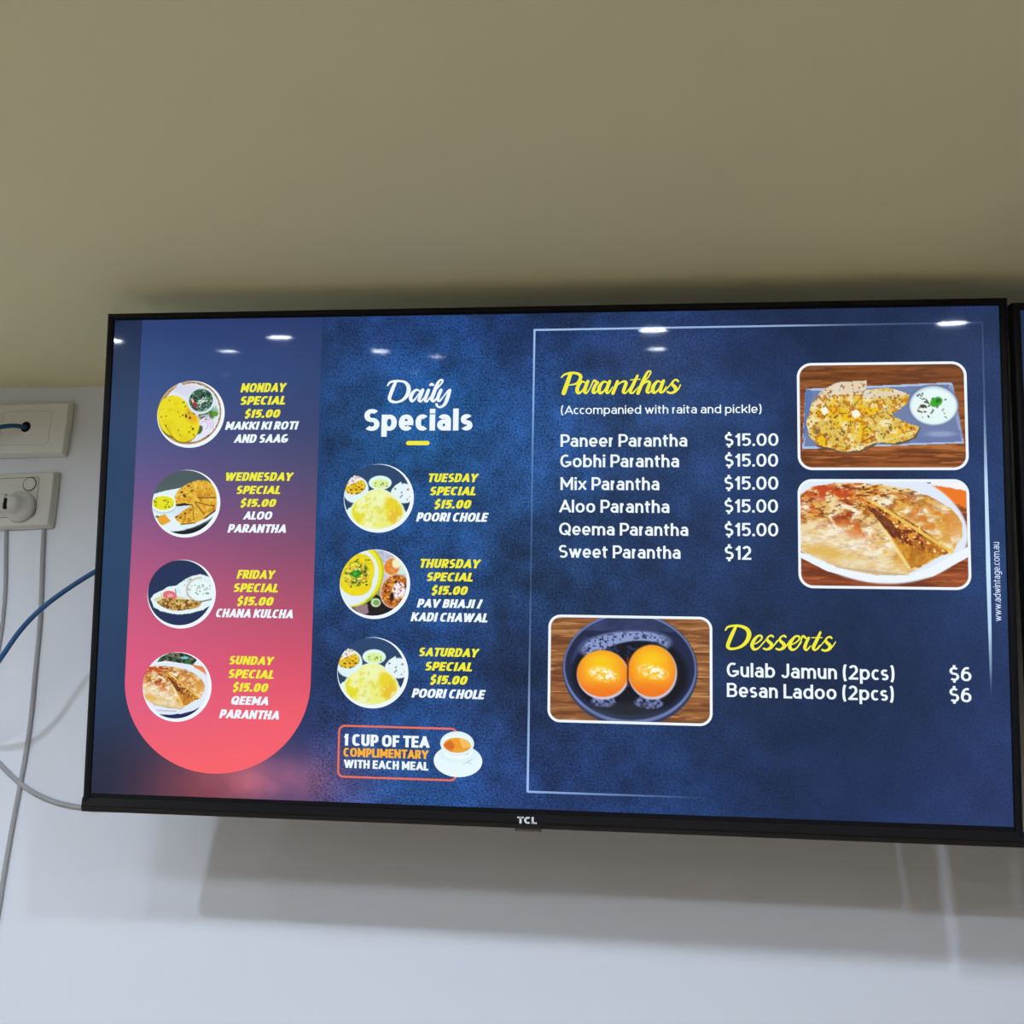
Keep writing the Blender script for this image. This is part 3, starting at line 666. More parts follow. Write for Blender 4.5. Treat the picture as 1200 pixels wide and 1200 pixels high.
def pill(name, u0, v0, u1, v1, mat, layer):
    r = (v1 - v0) / 2; o = rr_path(u0, v0, u1, v1, r - .01, 8)
    n = len(o); return flat(name, [((u0 + u1) / 2, (v0 + v1) / 2)] + o, [(0, 1 + k, 1 + (k + 1) % n) for k in range(n)], mat, screen, layer)
pill('accent_bar', 681, 287, 733, 296.5, DISP['Y'], 2)
rr_ring('offer_box', 549, 908.5, 807, 1021, 14, 4.2, DISP['F'], 2)

# ------------------------------------------------------------------ printed words
def catmull(P, n=7):
    P = np.array(P, float); Q = np.r_[[2 * P[0] - P[1]], P, [2 * P[-1] - P[-2]]]; out = []
    for k in range(1, len(Q) - 2):
        for j in range(n):
            t = j / n
            out.append(0.5 * ((2 * Q[k]) + (-Q[k - 1] + Q[k + 1]) * t + (2 * Q[k - 1] - 5 * Q[k] + 4 * Q[k + 1] - Q[k + 2]) * t * t + (-Q[k - 1] + 3 * Q[k] - 3 * Q[k + 1] + Q[k + 2]) * t ** 3))
    out.append(P[-1]); return np.array(out)
# a small geometric sans drawn with a constant nib: cap height 1, strokes given on the unit box of each letter
XH = 0.74
def _E(cx, cy, rx, ry, a0, a1): return ('E', cx, cy, rx, ry, a0, a1)
GLYPH = {
 'A': (.84, [[(0,0),(.5,1)],[(.5,1),(1,0)],[(.2,.27),(.8,.27)]]), 'B': (.68, [[(0,0),(0,1)],[(0,1),(.52,1)],_E(.52,.77,.40,.23,90,-90),[(0,.54),(.54,.54)],_E(.54,.27,.46,.27,90,-90),[(.54,0),(0,0)]]),
 'C': (.74, [_E(.52,.5,.52,.5,48,312)]), 'D': (.74, [[(0,0),(0,1)],[(0,1),(.42,1)],_E(.42,.5,.58,.5,90,-90),[(.42,0),(0,0)]]),
 'E': (.60, [[(0,0),(0,1)],[(0,1),(1,1)],[(0,.51),(.88,.51)],[(0,0),(1,0)]]), 'F': (.58, [[(0,0),(0,1)],[(0,1),(1,1)],[(0,.48),(.86,.48)]]),
 'G': (.78, [_E(.5,.5,.5,.5,60,318),[(1,.38),(1,.18)],[(1,.38),(.62,.38)]]), 'H': (.74, [[(0,0),(0,1)],[(1,0),(1,1)],[(0,.5),(1,.5)]]), 'I': (0, [[(0,0),(0,1)]]),
 'J': (.54, [[(1,1),(1,.32)],_E(.5,.32,.5,.32,0,-155)]), 'K': (.74, [[(0,0),(0,1)],[(1,1),(.1,.36)],[(.38,.60),(1,0)]]), 'L': (.56, [[(0,0),(0,1)],[(0,0),(1,0)]]),
 'M': (.90, [[(0,0),(0,1)],[(1,0),(1,1)],[(0,1),(.5,.28)],[(.5,.28),(1,1)]]), 'N': (.76, [[(0,0),(0,1)],[(1,0),(1,1)],[(0,1),(1,0)]]), 'O': (.82, [_E(.5,.5,.5,.5,0,360)]),
 'P': (.66, [[(0,0),(0,1)],[(0,1),(.52,1)],_E(.52,.69,.48,.31,90,-90),[(.52,.38),(0,.38)]]), 'Q': (.84, [_E(.5,.5,.5,.5,0,360),[(.60,.30),(.98,-.04)]]),
 'R': (.68, [[(0,0),(0,1)],[(0,1),(.52,1)],_E(.52,.71,.46,.29,90,-90),[(.52,.42),(0,.42)],[(.5,.42),(1,0)]]),
 'S': (.64, [_E(.5,.75,.48,.25,38,270),_E(.5,.25,.5,.25,90,-142)]), 'T': (.68, [[(0,1),(1,1)],[(.5,1),(.5,0)]]), 'U': (.72, [[(0,1),(0,.36)],_E(.5,.36,.5,.36,180,360),[(1,.36),(1,1)]]),
 'V': (.82, [[(0,1),(.5,0)],[(.5,0),(1,1)]]), 'W': (1.16, [[(0,1),(.25,0)],[(.25,0),(.5,.94)],[(.5,.94),(.75,0)],[(.75,0),(1,1)]]), 'Y': (.78, [[(0,1),(.5,.44)],[(1,1),(.5,.44)],[(.5,.44),(.5,0)]]),
 '0': (.68, [_E(.5,.5,.5,.5,0,360)]), '1': (.34, [[(1,0),(1,1)],[(1,1),(.1,.80)]]), '2': (.60, [_E(.48,.70,.48,.30,155,-38),[(.86,.52),(0,0)],[(0,0),(1,0)]]),
 '5': (.62, [[(.94,1),(.12,1)],[(.12,1),(.07,.50)],_E(.46,.31,.54,.31,128,-140)]), '6': (.64, [_E(.5,.31,.5,.31,0,360),('S',(0,.33),(.05,.60),(.26,.88),(.60,1),(.86,.95))]),
 '$': (.60, [_E(.5,.74,.47,.23,38,270),_E(.5,.26,.49,.25,90,-142),[(.5,.98),(.5,1.14)],[(.5,.02),(.5,-.14)]]), '.': (0, [[(0,0),(0,.04)]]), '/': (.42, [[(0,-.03),(1,1.03)]]),
 '(': (.27, [('S',(1,1.12),(.32,.90),(0,.45),(.32,0),(1,-.22))]), ')': (.27, [('S',(0,1.12),(.68,.90),(1,.45),(.68,0),(0,-.22))]),
}
LOWER = {
 'a': (.56, [[(1,0),(1,.62)],_E(.52,.62,.48,.38,0,148),_E(.48,.29,.48,.29,0,360)]), 'b': (.63, [[(0,0),(0,2)],_E(.5,.5,.5,.5,0,360)]), 'c': (.54, [_E(.54,.5,.54,.5,50,310)]), 'd': (.63, [[(1,0),(1,2)],_E(.5,.5,.5,.5,0,360)]),
 'e': (.60, [_E(.5,.5,.5,.5,-6,318),[(0,.46),(.98,.46)]]), 'g': (.63, [_E(.5,.5,.5,.5,0,360),[(1,1),(1,-.4)],_E(.5,-.4,.5,.6,0,-145)]), 'h': (.56, [[(0,0),(0,2)],_E(.5,.52,.5,.48,180,0),[(1,.52),(1,0)]]),
 'i': (0, [[(0,0),(0,1)],[(0,1.92),(0,1.98)]]), 'k': (.58, [[(0,0),(0,2)],[(1,1),(.08,.32)],[(.40,.58),(1,0)]]), 'l': (0, [[(0,0),(0,2)]]),
 'm': (.94, [[(0,0),(0,1)],_E(.25,.56,.25,.44,180,0),[(.5,.56),(.5,0)],_E(.75,.56,.25,.44,180,0),[(1,.56),(1,0)]]), 'n': (.56, [[(0,0),(0,1)],_E(.5,.52,.5,.48,180,0),[(1,.52),(1,0)]]),
 'o': (.64, [_E(.5,.5,.5,.5,0,360)]), 'p': (.63, [[(0,-1),(0,1)],_E(.5,.5,.5,.5,0,360)]), 'r': (.36, [[(0,0),(0,1)],_E(.9,.40,.9,.60,178,92)]), 's': (.48, [_E(.5,.75,.48,.25,35,270),_E(.5,.25,.5,.25,90,-145)]),
 't': (.38, [[(.35,1.62),(.35,.34)],_E(.82,.34,.47,.34,180,280),[(0,.98),(1,.98)]]), 'u': (.56, [[(1,0),(1,1)],_E(.5,.48,.5,.48,180,360),[(0,.48),(0,1)]]), 'v': (.58, [[(0,1),(.5,0)],[(.5,0),(1,1)]]),
 'w': (.88, [[(0,1),(.26,0)],[(.26,0),(.5,.95)],[(.5,.95),(.74,0)],[(.74,0),(1,1)]]), 'x': (.58, [[(0,1),(1,0)],[(0,0),(1,1)]]),
}
def text_mesh(s, w, shear=0.0, gap=0.12, expo=2.15, wide=1.0, thin=0.88):
    """w: stem width, thin: horizontal strokes relative to the stem, expo: squareness of the round letters"""
    V = []; F = []; x = 0.0
    for ch in s:
        if ch == ' ': x += 0.27 * wide; continue
        low = ch in LOWER
        wd, strokes = (LOWER if low else GLYPH)[ch]
        wd = max(wd * wide, w); wh = w * thin
        def P(p):
            px, py = p
            X = x + w / 2 + px * (wd - w)
            if low:
                if py > 1: Y = (XH - wh / 2) + (py - 1) * (1.0 - XH + (0.0))
                elif py < 0: Y = wh / 2 + py * 0.27
                else: Y = wh / 2 + py * (XH - wh)
            else: Y = wh / 2 + py * (1 - wh)
            return X, Y
        for st in strokes:
            if st[0] == 'E':
                _, cx, cy, rx, ry, a0, a1 = st
                n = max(6, int(abs(a1 - a0) / 9)); pts = []
                for k in range(n + 1):
                    a = math.radians(a0 + (a1 - a0) * k / n); c, q = math.cos(a), math.sin(a)
                    pts.append(P((cx + rx * math.copysign(abs(c) ** (2 / expo), c), cy + ry * math.copysign(abs(q) ** (2 / expo), q))))
                closed = abs(a1 - a0) >= 360; cap = 0.0
            elif st[0] == 'S':
                pts = [tuple(q) for q in catmull([(*P(p), 0) for p in st[1:]], 6)[:, :2]]; closed = False; cap = 0.0
            else:
                pts = [P(p) for p in st]; closed = False; cap = 0.5
            A = np.array(pts, float)
            d = np.gradient(A, axis=0)
            if closed: d[0] = d[-1] = (A[1] - A[-2])
            d /= np.maximum(np.hypot(d[:, 0], d[:, 1]), 1e-9)[:, None]
            if cap:
                straight = abs(d[0][0]) < .02 or abs(d[0][1]) < .02
                e = cap * (w if abs(d[0][0]) > abs(d[0][1]) else wh)
                A[0] -= d[0] * e; A[-1] += d[-1] * e
            nr = np.c_[-d[:, 1] * w, d[:, 0] * wh] / 2
            if cap and not straight: nr *= 1.06
            L = A + nr; R = A - nr; b = len(V)
            top = (1.0 if not (low and ch not in 'bdhklit') else XH)
            if cap and ch not in '$/':
                lo_ = -0.5 if (low and ch in 'pg') or ch == 'Q' else 0.0
                hi_ = top
                L[:, 1] = np.clip(L[:, 1], lo_, hi_); R[:, 1] = np.clip(R[:, 1], lo_, hi_)
            n = len(A); V += L.tolist() + R.tolist()
            F += [(b + k, b + k + 1, b + n + k + 1, b + n + k) for k in range(n - 1)]
        x += wd + gap * (0.45 if ch in 'r/cCATLFP' else 1.0)
    V = np.array(V); V[:, 0] += V[:, 1] * shear
    return V, F
STY = {'H': dict(w=.255, shear=.21, gap=.07, expo=2.6, wide=.90, thin=.84), 'U': dict(w=.25, gap=.07, expo=2.7, wide=.92, thin=.84),
       'B': dict(w=.225, gap=.085, expo=2.2, wide=1.0, thin=.86), 'M': dict(w=.168, gap=.105, wide=1.0), 'R': dict(w=.135, gap=.11, wide=1.0)}
def fit(s, u0, u1, vt, vb, sty):
    v, f = text_mesh(s, **STY[sty])
    x0, x1 = v[:, 0].min(), v[:, 0].max()
    return np.c_[u0 + (v[:, 0] - x0) / (x1 - x0) * (u1 - u0), vb - v[:, 1] * (vb - vt)], f

TEXTS = [
    ('MONDAY', 303, 410, 153.9, 174.7, 'Y', 'H', 'mon'),
    ('SPECIAL', 304, 407, 184.0, 203.5, 'Y', 'H', 'mon'),
    ('$15.00', 315, 397, 214.5, 233.2, 'Y', 'H', 'mon'),
    ('MAKKI KI ROTI', 271, 440, 241.7, 260.4, 'W', 'H', 'mon'),
    ('AND SAAG', 292, 417, 270.8, 290.2, 'W', 'H', 'mon'),
    ('WEDNESDAY', 278, 433, 357.1, 376.3, 'Y', 'H', 'wed'),
    ('SPECIAL', 303, 403, 387.5, 405.9, 'Y', 'H', 'wed'),
    ('$15.00', 313, 395, 417.0, 434.7, 'Y', 'H', 'wed'),
    ('ALOO', 320, 387, 445.0, 463.4, 'W', 'H', 'wed'),
    ('PARANTHA', 286, 419, 473.7, 492.7, 'W', 'H', 'wed'),
    ('FRIDAY', 311, 400, 575.6, 595.2, 'Y', 'H', 'fri'),
    ('SPECIAL', 305, 406, 605.4, 624.7, 'Y', 'H', 'fri'),
    ('$15.00', 314, 397, 634.9, 654.1, 'Y', 'H', 'fri'),
    ('CHANA KULCHA', 268, 441, 662.0, 681.1, 'W', 'H', 'fri'),
    ('SUNDAY', 302, 404, 765.4, 784.0, 'Y', 'H', 'sun'),
    ('SPECIAL', 301, 403, 794.8, 813.8, 'Y', 'H', 'sun'),
    ('$15.00', 312, 392, 823.8, 842.7, 'Y', 'H', 'sun'),
    ('QEEMA', 310, 393, 852.8, 871.3, 'W', 'H', 'sun'),
    ('PARANTHA', 284, 418, 882.4, 901.6, 'W', 'H', 'sun'),
    ('TUESDAY', 733, 843, 359.4, 378.6, 'Y', 'H', 'tue'),
    ('SPECIAL', 736, 836, 388.6, 407.6, 'Y', 'H', 'tue'),
    ('$15.00', 746, 827, 417.7, 436.7, 'Y', 'H', 'tue'),
    ('POORI CHOLE', 707, 865, 445.6, 465.3, 'W', 'H', 'tue'),
    ('THURSDAY', 719, 851, 547.1, 566.6, 'Y', 'H', 'thu'),
    ('SPECIAL', 733, 833, 576.4, 595.3, 'Y', 'H', 'thu'),
    ('$15.00', 744, 823, 605.6, 624.5, 'Y', 'H', 'thu'),
    ('PAV BHAJI /', 713, 856, 634.1, 652.9, 'W', 'H', 'thu'),
    ('KADI CHAWAL', 700, 866, 663.4, 682.8, 'W', 'H', 'thu'),
    ('SATURDAY', 720, 851, 739.1, 757.7, 'Y', 'H', 'sat'),
    ('SPECIAL', 734, 835, 769.2, 788.0, 'Y', 'H', 'sat'),
    ('$15.00', 745, 826, 798.0, 816.7, 'Y', 'H', 'sat'),
    ('POORI CHOLE', 706, 865, 826.9, 846.4, 'W', 'H', 'sat'),
    ('Specials', 587, 826, 215.1, 264.2, 'W', 'B', 'daily'),
    ('1 CUP OF TEA', 562, 748, 927.7, 952.5, 'W', 'U', 'tea'),
    ('COMPLIMENTARY', 562, 746, 957.2, 976.0, 'O', 'U', 'tea'),
    ('WITH EACH MEAL', 563, 746, 982.1, 999.9, 'W', 'U', 'tea'),
    ('(Accompanied with raita and pickle)', 1017, 1438, 210.7, 229.3, 'W', 'R', 'par'),
    ('Paneer Parantha', 1017, 1284, 273.7, 301.2, 'W', 'M', 'Paneer'),
    ('$15.00', 1362, 1472, 273.2, 300.2, 'W', 'M', 'Paneer$'),
    ('Gobhi Parantha', 1017, 1267, 318.1, 345.8, 'W', 'M', 'Gobhi'),
    ('$15.00', 1362, 1471, 316.9, 344.6, 'W', 'M', 'Gobhi$'),
    ('Mix Parantha', 1017, 1226, 367.4, 395.4, 'W', 'M', 'Mix'),
    ('$15.00', 1361, 1471, 365.6, 393.8, 'W', 'M', 'Mix$'),
    ('Aloo Parantha', 1015, 1247, 416.4, 444.2, 'W', 'M', 'Aloo'),
    ('$15.00', 1361, 1470, 414.4, 442.5, 'W', 'M', 'Aloo$'),
    ('Qeema Parantha', 1016, 1286, 466.1, 493.1, 'W', 'M', 'Qeema'),
    ('$15.00', 1361, 1470, 464.6, 492.6, 'W', 'M', 'Qeema$'),
    ('Sweet Parantha', 1016, 1270, 514.4, 541.8, 'W', 'M', 'Sweet'),
    ('$12', 1361, 1415, 513.4, 542.5, 'W', 'M', 'Sweet$'),
    ('Gulab Jamun (2pcs)', 1364, 1697, 757.8, 787.5, 'W', 'M', 'gul'),
    ('Besan Ladoo (2pcs)', 1364, 1695, 799.8, 829.0, 'W', 'M', 'bes'),
    ('$6', 1804, 1846, 757.1, 785.6, 'W', 'M', 'gul$'),
    ('$6', 1803, 1845, 799.3, 828.1, 'W', 'M', 'bes$'),
]
KIND = {'Y': 'special_text', 'W': 'dish_text', 'O': 'offer_text'}
blocks = {}
for (s, u0, u1, vt, vb, c, sty, g) in TEXTS:
    uv, f = fit(s, u0, u1, vt, vb, sty)
    b = blocks.setdefault((g, c), [np.zeros((0, 2)), [], sty, s]); n = len(b[0])
    b[0] = np.r_[b[0], uv]; b[1] += [tuple(k + n for k in q) for q in f]
for (g, c), (uv, f, sty, s) in blocks.items():
    name = KIND[c]
    if sty == 'B': name = 'heading_text'
    elif sty == 'U': name = 'offer_text'
    elif sty == 'R': name = 'note_text'
    elif g.endswith('$'): name = 'price_text'
    flat(name, uv, f, DISP[c], screen, 5)
# small upright web address along the right edge, read upwards
v, f = text_mesh('www.adwintage.com.au', 0.13, gap=.10)
lx0, lx1 = v[:, 0].min(), v[:, 0].max()
uv = np.c_[1906.5 - v[:, 1] / 0.74 * 10.5, 663 - (v[:, 0] - lx0) / (lx1 - lx0) * 162]
flat('web_address_text', uv, f, DISP['S'], screen, 5)

# ------------------------------------------------------------------ brush lettering
DAILY = [[(637.1,162.1,3.3),(642.1,155.2,4.4),(653.1,152.6,5.1),(666.4,152.7,4.4),(676.0,155.7,5.8),(682.6,163.8,8.0),(684.0,174.4,8.7),(680.1,185.9,8.0),(671.2,195.1,5.8),(659.9,199.6,4.7),(648.5,198.8,5.8),(641.9,192.9,6.9),(643.6,183.7,7.6),(649.6,166.4,7.6),(655.0,154.5,5.5)],[(708.6,175.6,3.6),(702.0,172.7,4.4),(693.9,178.4,6.6),(688.9,189.9,7.6),(691.7,197.6,6.2),(697.4,194.7,4.0),(705.1,184.2,2.9),(711.5,174.7,2.9)],[(715.2,173.2,6.9),(710.4,186.2,7.3),(707.6,195.4,6.6),(712.0,198.5,4.4),(718.8,190.5,2.5)],[(727.9,173.9,6.9),(723.6,186.3,7.3),(720.8,195.5,6.6),(725.2,198.6,4.4),(732.6,189.3,2.5)],[(731.4,162.4,4.0),(734.8,160.5,6.2),(738.2,161.9,4.7)],[(731.6,190.2,2.5),(744.5,173.1,2.9),(755.5,159.7,3.6),(759.1,153.0,4.0),(756.2,150.5,4.0),(750.6,153.9,5.1),(744.7,166.3,7.3),(739.0,182.6,8.0),(735.5,194.1,7.3),(740.3,198.3,5.1),(747.6,190.0,2.9)],[(755.8,173.5,6.6),(750.7,185.6,7.3),(749.1,195.1,6.2),(753.5,197.7,4.4),(761.7,187.6,2.9),(770.9,175.2,3.3)],[(775.0,174.3,6.6),(770.8,189.6,7.6),(765.4,203.9,6.9),(757.5,211.1,4.7),(750.0,211.0,4.4),(746.3,205.6,5.8)]]
PARANTHAS = [[(1037.0,139.9,7.8),(1030.3,160.5,8.7),(1022.7,182.6,9.2)],[(1017.5,147.7,2.9),(1024.3,141.5,3.9),(1037.0,138.3,4.9),(1049.7,139.2,5.3),(1058.0,144.4,6.8),(1057.1,153.7,6.8),(1049.4,161.9,4.4),(1034.8,165.1,2.2)],[(1069.3,160.4,2.9),(1061.5,157.8,4.4),(1053.3,167.8,7.3),(1051.5,178.8,7.3),(1055.9,182.9,5.3),(1063.6,175.9,2.9),(1071.3,160.9,2.9)],[(1074.2,157.1,6.3),(1068.9,171.4,7.3),(1067.6,180.5,6.3),(1072.0,182.5,3.4),(1080.6,169.8,2.4)],[(1079.2,171.5,2.4),(1085.4,158.0,3.4),(1088.8,155.5,4.4),(1092.7,159.1,4.9)],[(1095.1,159.9,5.8),(1089.6,167.4,6.3),(1085.5,179.1,6.8),(1089.0,183.2,4.4),(1096.7,175.2,2.4)],[(1116.0,160.8,2.9),(1108.2,158.2,4.4),(1100.0,168.2,7.3),(1098.1,179.2,7.3),(1102.5,183.3,5.3),(1110.2,176.3,2.9),(1117.9,161.3,2.9)],[(1120.8,157.6,6.3),(1115.5,171.9,7.3),(1114.1,180.9,6.3),(1118.5,182.9,3.4),(1127.1,170.2,2.4)],[(1137.2,157.8,5.8),(1133.0,170.3,6.8),(1127.7,184.0,6.8)],[(1129.1,176.5,2.2),(1139.2,164.1,2.9),(1150.0,158.1,4.4),(1155.6,161.7,6.3),(1151.6,174.2,6.8),(1149.9,181.7,5.8),(1155.2,183.3,3.4),(1165.3,170.6,2.4)],[(1179.6,145.7,4.9),(1171.0,164.4,6.8),(1164.4,179.3,6.8),(1169.2,183.9,3.9),(1178.3,174.5,2.4)],[(1165.2,154.8,2.2),(1185.4,153.5,2.2)],[(1178.3,174.5,2.2),(1197.0,155.9,2.4),(1206.6,142.2,2.9),(1207.0,136.7,3.2),(1200.6,138.4,4.4),(1191.2,158.3,6.8),(1180.7,184.5,6.8)],[(1183.1,175.0,2.2),(1193.4,163.3,2.9),(1201.3,158.4,4.4),(1205.2,162.2,6.3),(1200.9,175.9,6.8),(1199.9,181.6,5.3),(1204.7,183.2,3.4),(1212.9,172.8,2.4)],[(1229.6,160.9,2.9),(1222.0,158.4,4.4),(1213.8,168.3,7.3),(1211.9,179.3,7.3),(1216.3,183.3,5.3),(1223.9,176.4,2.9),(1231.5,161.5,2.9)],[(1234.4,157.7,6.3),(1229.2,171.9,7.3),(1227.7,180.9,6.3),(1232.0,182.9,3.4),(1240.6,170.3,2.4)],[(1234.2,182.9,2.2),(1244.9,171.3,2.4),(1255.7,157.7,3.4),(1261.7,155.8,4.4),(1265.5,159.3,3.9)],[(1254.5,159.7,3.4),(1253.1,165.7,5.8),(1259.7,173.2,7.3),(1258.8,180.7,6.3),(1249.7,184.6,4.4),(1243.0,182.0,4.4)],[(1258.1,183.2,2.9),(1265.2,176.5,2.9),(1270.2,166.8,2.4)]]
DESSERTS = [[(1361.6,690.7,2.7),(1366.6,683.9,4.1),(1378.9,681.1,4.5),(1391.9,681.7,5.5),(1404.4,687.1,7.3),(1409.5,697.4,8.6),(1405.9,710.8,7.7),(1396.0,722.1,5.9),(1383.0,728.1,4.5),(1371.1,729.0,5.5),(1366.2,724.0,6.8),(1369.3,713.2,7.3),(1375.8,697.6,7.3),(1383.2,682.3,5.0)],[(1416.4,719.5,2.0),(1425.7,715.7,2.7),(1434.4,707.6,3.2),(1434.4,701.8,4.1),(1427.3,701.5,4.1),(1418.9,711.2,6.4),(1415.3,721.7,6.8),(1419.6,729.1,5.5),(1428.6,726.3,3.0),(1439.5,713.0,2.0)],[(1429.3,726.5,2.0),(1441.2,711.9,2.3),(1448.8,702.5,3.2),(1454.6,700.2,4.1),(1458.0,702.7,3.6)],[(1446.8,704.1,3.2),(1446.4,710.0,5.5),(1454.0,717.9,6.8),(1453.5,724.5,6.4),(1445.4,729.1,4.5),(1438.9,727.4,4.1)],[(1452.9,727.2,2.7),(1459.3,720.4,2.5),(1465.9,710.3,2.0)],[(1454.6,726.5,2.0),(1466.5,711.9,2.3),(1474.1,702.5,3.2),(1479.8,700.1,4.1),(1483.2,702.7,3.6)],[(1472.1,704.0,3.2),(1471.6,710.0,5.5),(1479.3,717.8,6.8),(1478.8,724.4,6.4),(1470.6,729.0,4.5),(1464.2,727.4,4.1)],[(1478.1,727.1,2.7),(1484.6,720.4,2.5),(1491.1,710.3,2.0)],[(1491.8,718.9,2.0),(1501.1,715.2,2.7),(1509.7,707.1,3.2),(1509.7,701.4,4.1),(1502.7,701.0,4.1),(1494.3,710.7,6.4),(1490.8,721.1,6.8),(1495.0,728.5,5.5),(1503.9,725.7,3.0),(1514.7,712.5,2.0)],[(1503.1,727.3,2.0),(1512.8,711.7,2.3),(1515.7,702.1,3.6),(1519.1,700.5,4.5),(1522.9,704.2,4.1)],[(1528.9,703.7,5.0),(1524.1,713.7,5.9),(1521.0,724.1,6.4),(1524.8,728.8,3.6),(1532.5,720.3,2.3)],[(1552.4,691.8,4.5),(1544.1,710.0,6.4),(1538.0,723.3,6.4),(1542.2,728.5,3.6),(1551.2,718.6,2.3)],[(1535.2,703.1,2.0),(1555.4,702.7,2.0)],[(1546.2,726.9,2.0),(1558.1,712.4,2.3),(1565.6,703.0,3.2),(1571.3,700.7,4.1),(1574.7,703.3,3.6)],[(1563.7,704.6,3.2),(1563.2,710.5,5.5),(1570.7,718.3,6.8),(1570.2,724.9,6.4),(1562.1,729.4,4.5),(1555.7,727.8,4.1)],[(1569.5,727.5,2.7),(1575.9,720.8,2.5),(1582.4,710.8,2.0)]]

def brush(name, strokes, mat, layer):
    uv = []; fs = []
    for st in strokes:
        S = catmull(st); d = np.gradient(S[:, :2], axis=0); d /= np.maximum(np.linalg.norm(d, axis=1), 1e-6)[:, None]
        nr = np.c_[-d[:, 1], d[:, 0]] * (np.maximum(S[:, 2:3] * 1.07, 1.4) / 2); b = len(uv); n = len(S)
        uv += (S[:, :2] + nr).tolist() + (S[:, :2] - nr).tolist()
        fs += [(b + k, b + k + 1, b + n + k + 1, b + n + k) for k in range(n - 1)]
        for e in (S[0], S[-1]):
            b = len(uv); uv.append(e[:2].tolist()); r = max(e[2] * 1.07, 1.4) / 2
            uv += [(e[0] + r * math.cos(2 * math.pi * k / 12), e[1] + r * math.sin(2 * math.pi * k / 12)) for k in range(12)]
            fs += [(b, b + 1 + k, b + 1 + (k + 1) % 12) for k in range(12)]
    return flat(name, uv, fs, mat, screen, layer)
brush('heading_text', DAILY, DISP['W'], 5)
brush('heading_text', PARANTHAS, DISP['Y'], 5)
brush('heading_text', DESSERTS, DISP['Y'], 5)

# ------------------------------------------------------------------ tea cup drawn at the end of the offer box
def ellipse(uc, vc, a, b, n=48, rot=0):
    c, s = math.cos(math.radians(rot)), math.sin(math.radians(rot)); out = []
    for k in range(n):
        x = a * math.cos(2 * math.pi * k / n); y = b * math.sin(2 * math.pi * k / n); out.append((uc + x * c - y * s, vc + x * s + y * c))
    return out
def disc_mesh(path): return [tuple(np.mean(path, 0))] + list(path), [(0, 1 + k, 1 + (k + 1) % len(path)) for k in range(len(path))]
def discs(name, paths, mat, layer, parent):
    uv = []; fs = []
    for p in paths:
        a, f = disc_mesh(p); b = len(uv); uv += a; fs += [tuple(k + b for k in q) for q in f]
    return flat(name, uv, fs, mat, parent, layer)
nu = 48
pr = [(808.5 + 51.6 * math.cos(t), 979 + 33.5 * math.sin(t)) for t in np.linspace(0, 2 * math.pi, nu, endpoint=False)]
cup_m = display('pale_cup_on_screen', attr=True)
def painted(name, layer, fn, u0, u1, v0, v1):
    na, nr = 90, 30
    th = np.linspace(0, 2 * math.pi, na, endpoint=False); rr = np.linspace(0, 1, nr + 1)[1:]
    P = np.concatenate([[[0, 0]], np.stack([np.outer(rr, np.cos(th)), np.outer(rr, np.sin(th))], -1).reshape(-1, 2)])
    fs = [(0, 1 + k, 1 + (k + 1) % na) for k in range(na)]
    for j in range(nr - 1):
        a = 1 + j * na; fs += [(a + k, a + na + k, a + na + (k + 1) % na, a + (k + 1) % na) for k in range(na)]
    ob = flat(name, np.c_[(u0 + u1) / 2 + P[:, 0] * (u1 - u0) / 2, (v0 + v1) / 2 + P[:, 1] * (v1 - v0) / 2], fs, cup_m, screen, layer)
    p = Pic(P[:, 0] * 500 + 500, P[:, 1] * 500 + 500); fn(p); vals(ob, p.c)
def f_saucer(p):
    p.fill((232, 250, 255)); p.put(p.ell(500, 250, 420, 330, 0, 60) * .5, (214, 238, 246)); p.put(p.ell(500, 200, 300, 260, 0, 30), (238, 252, 255))
    p.put(p.seg(620, 590, 800, 430, 14) * .6, (120, 140, 150)); p.put(p.seg(700, 560, 780, 560, 14) * .6, (120, 140, 150)); p.put(p.ell(670, 250, 40, 40, 0, 20) * .7, (120, 130, 140))
def f_rim(p):
    p.fill((232, 250, 255)); p.put((1 - p.ell(500, 500, 440, 430, 0, 30)) * .3, (200, 226, 238))
def f_tea(p):
    p.fill((238, 158, 36)); p.put(p.poly([(0, 500), (260, 150), (420, 560), (300, 1000)]) * .8, (206, 96, 36)); p.put(p.poly([(560, 0), (1000, 0), (1000, 600), (700, 700)]) * .7, (248, 206, 120)); p.put(p.ell(500, 900, 500, 160, 0, 60) * .4, (230, 180, 90))
painted('saucer_picture', 6, f_saucer, 757, 860, 944, 1011.5)
painted('cup_picture', 7, f_rim, 770, 842, 915.5, 967)
painted('tea_picture', 8, f_tea, 777, 835.5, 929, 960.5)

# ------------------------------------------------------------------ maker's lettering on the bottom trim
v, f = text_mesh('TCL', 0.27, gap=.10, wide=1.15, thin=.9)
x0, x1, y0, y1 = v[:, 0].min(), v[:, 0].max(), v[:, 1].min(), v[:, 1].max()
vx = -0.0118 + (v[:, 0] - x0) / (x1 - x0) * 0.0200; vz = -0.2706 + (v[:, 1] - y0) / (y1 - y0) * 0.0066
vy = -0.0018 - 0.0012 * (-0.2624 - vz) / 0.0072 - 0.0009
fs = [q if np.cross(np.r_[vx[q[1]] - vx[q[0]], vz[q[1]] - vz[q[0]]], np.r_[vx[q[2]] - vx[q[0]], vz[q[2]] - vz[q[0]]]) > 0 else tuple(reversed(q)) for q in f]
logo = mesh_obj('maker_lettering', np.c_[vx, vy, vz], fs, M['silver'], chin)

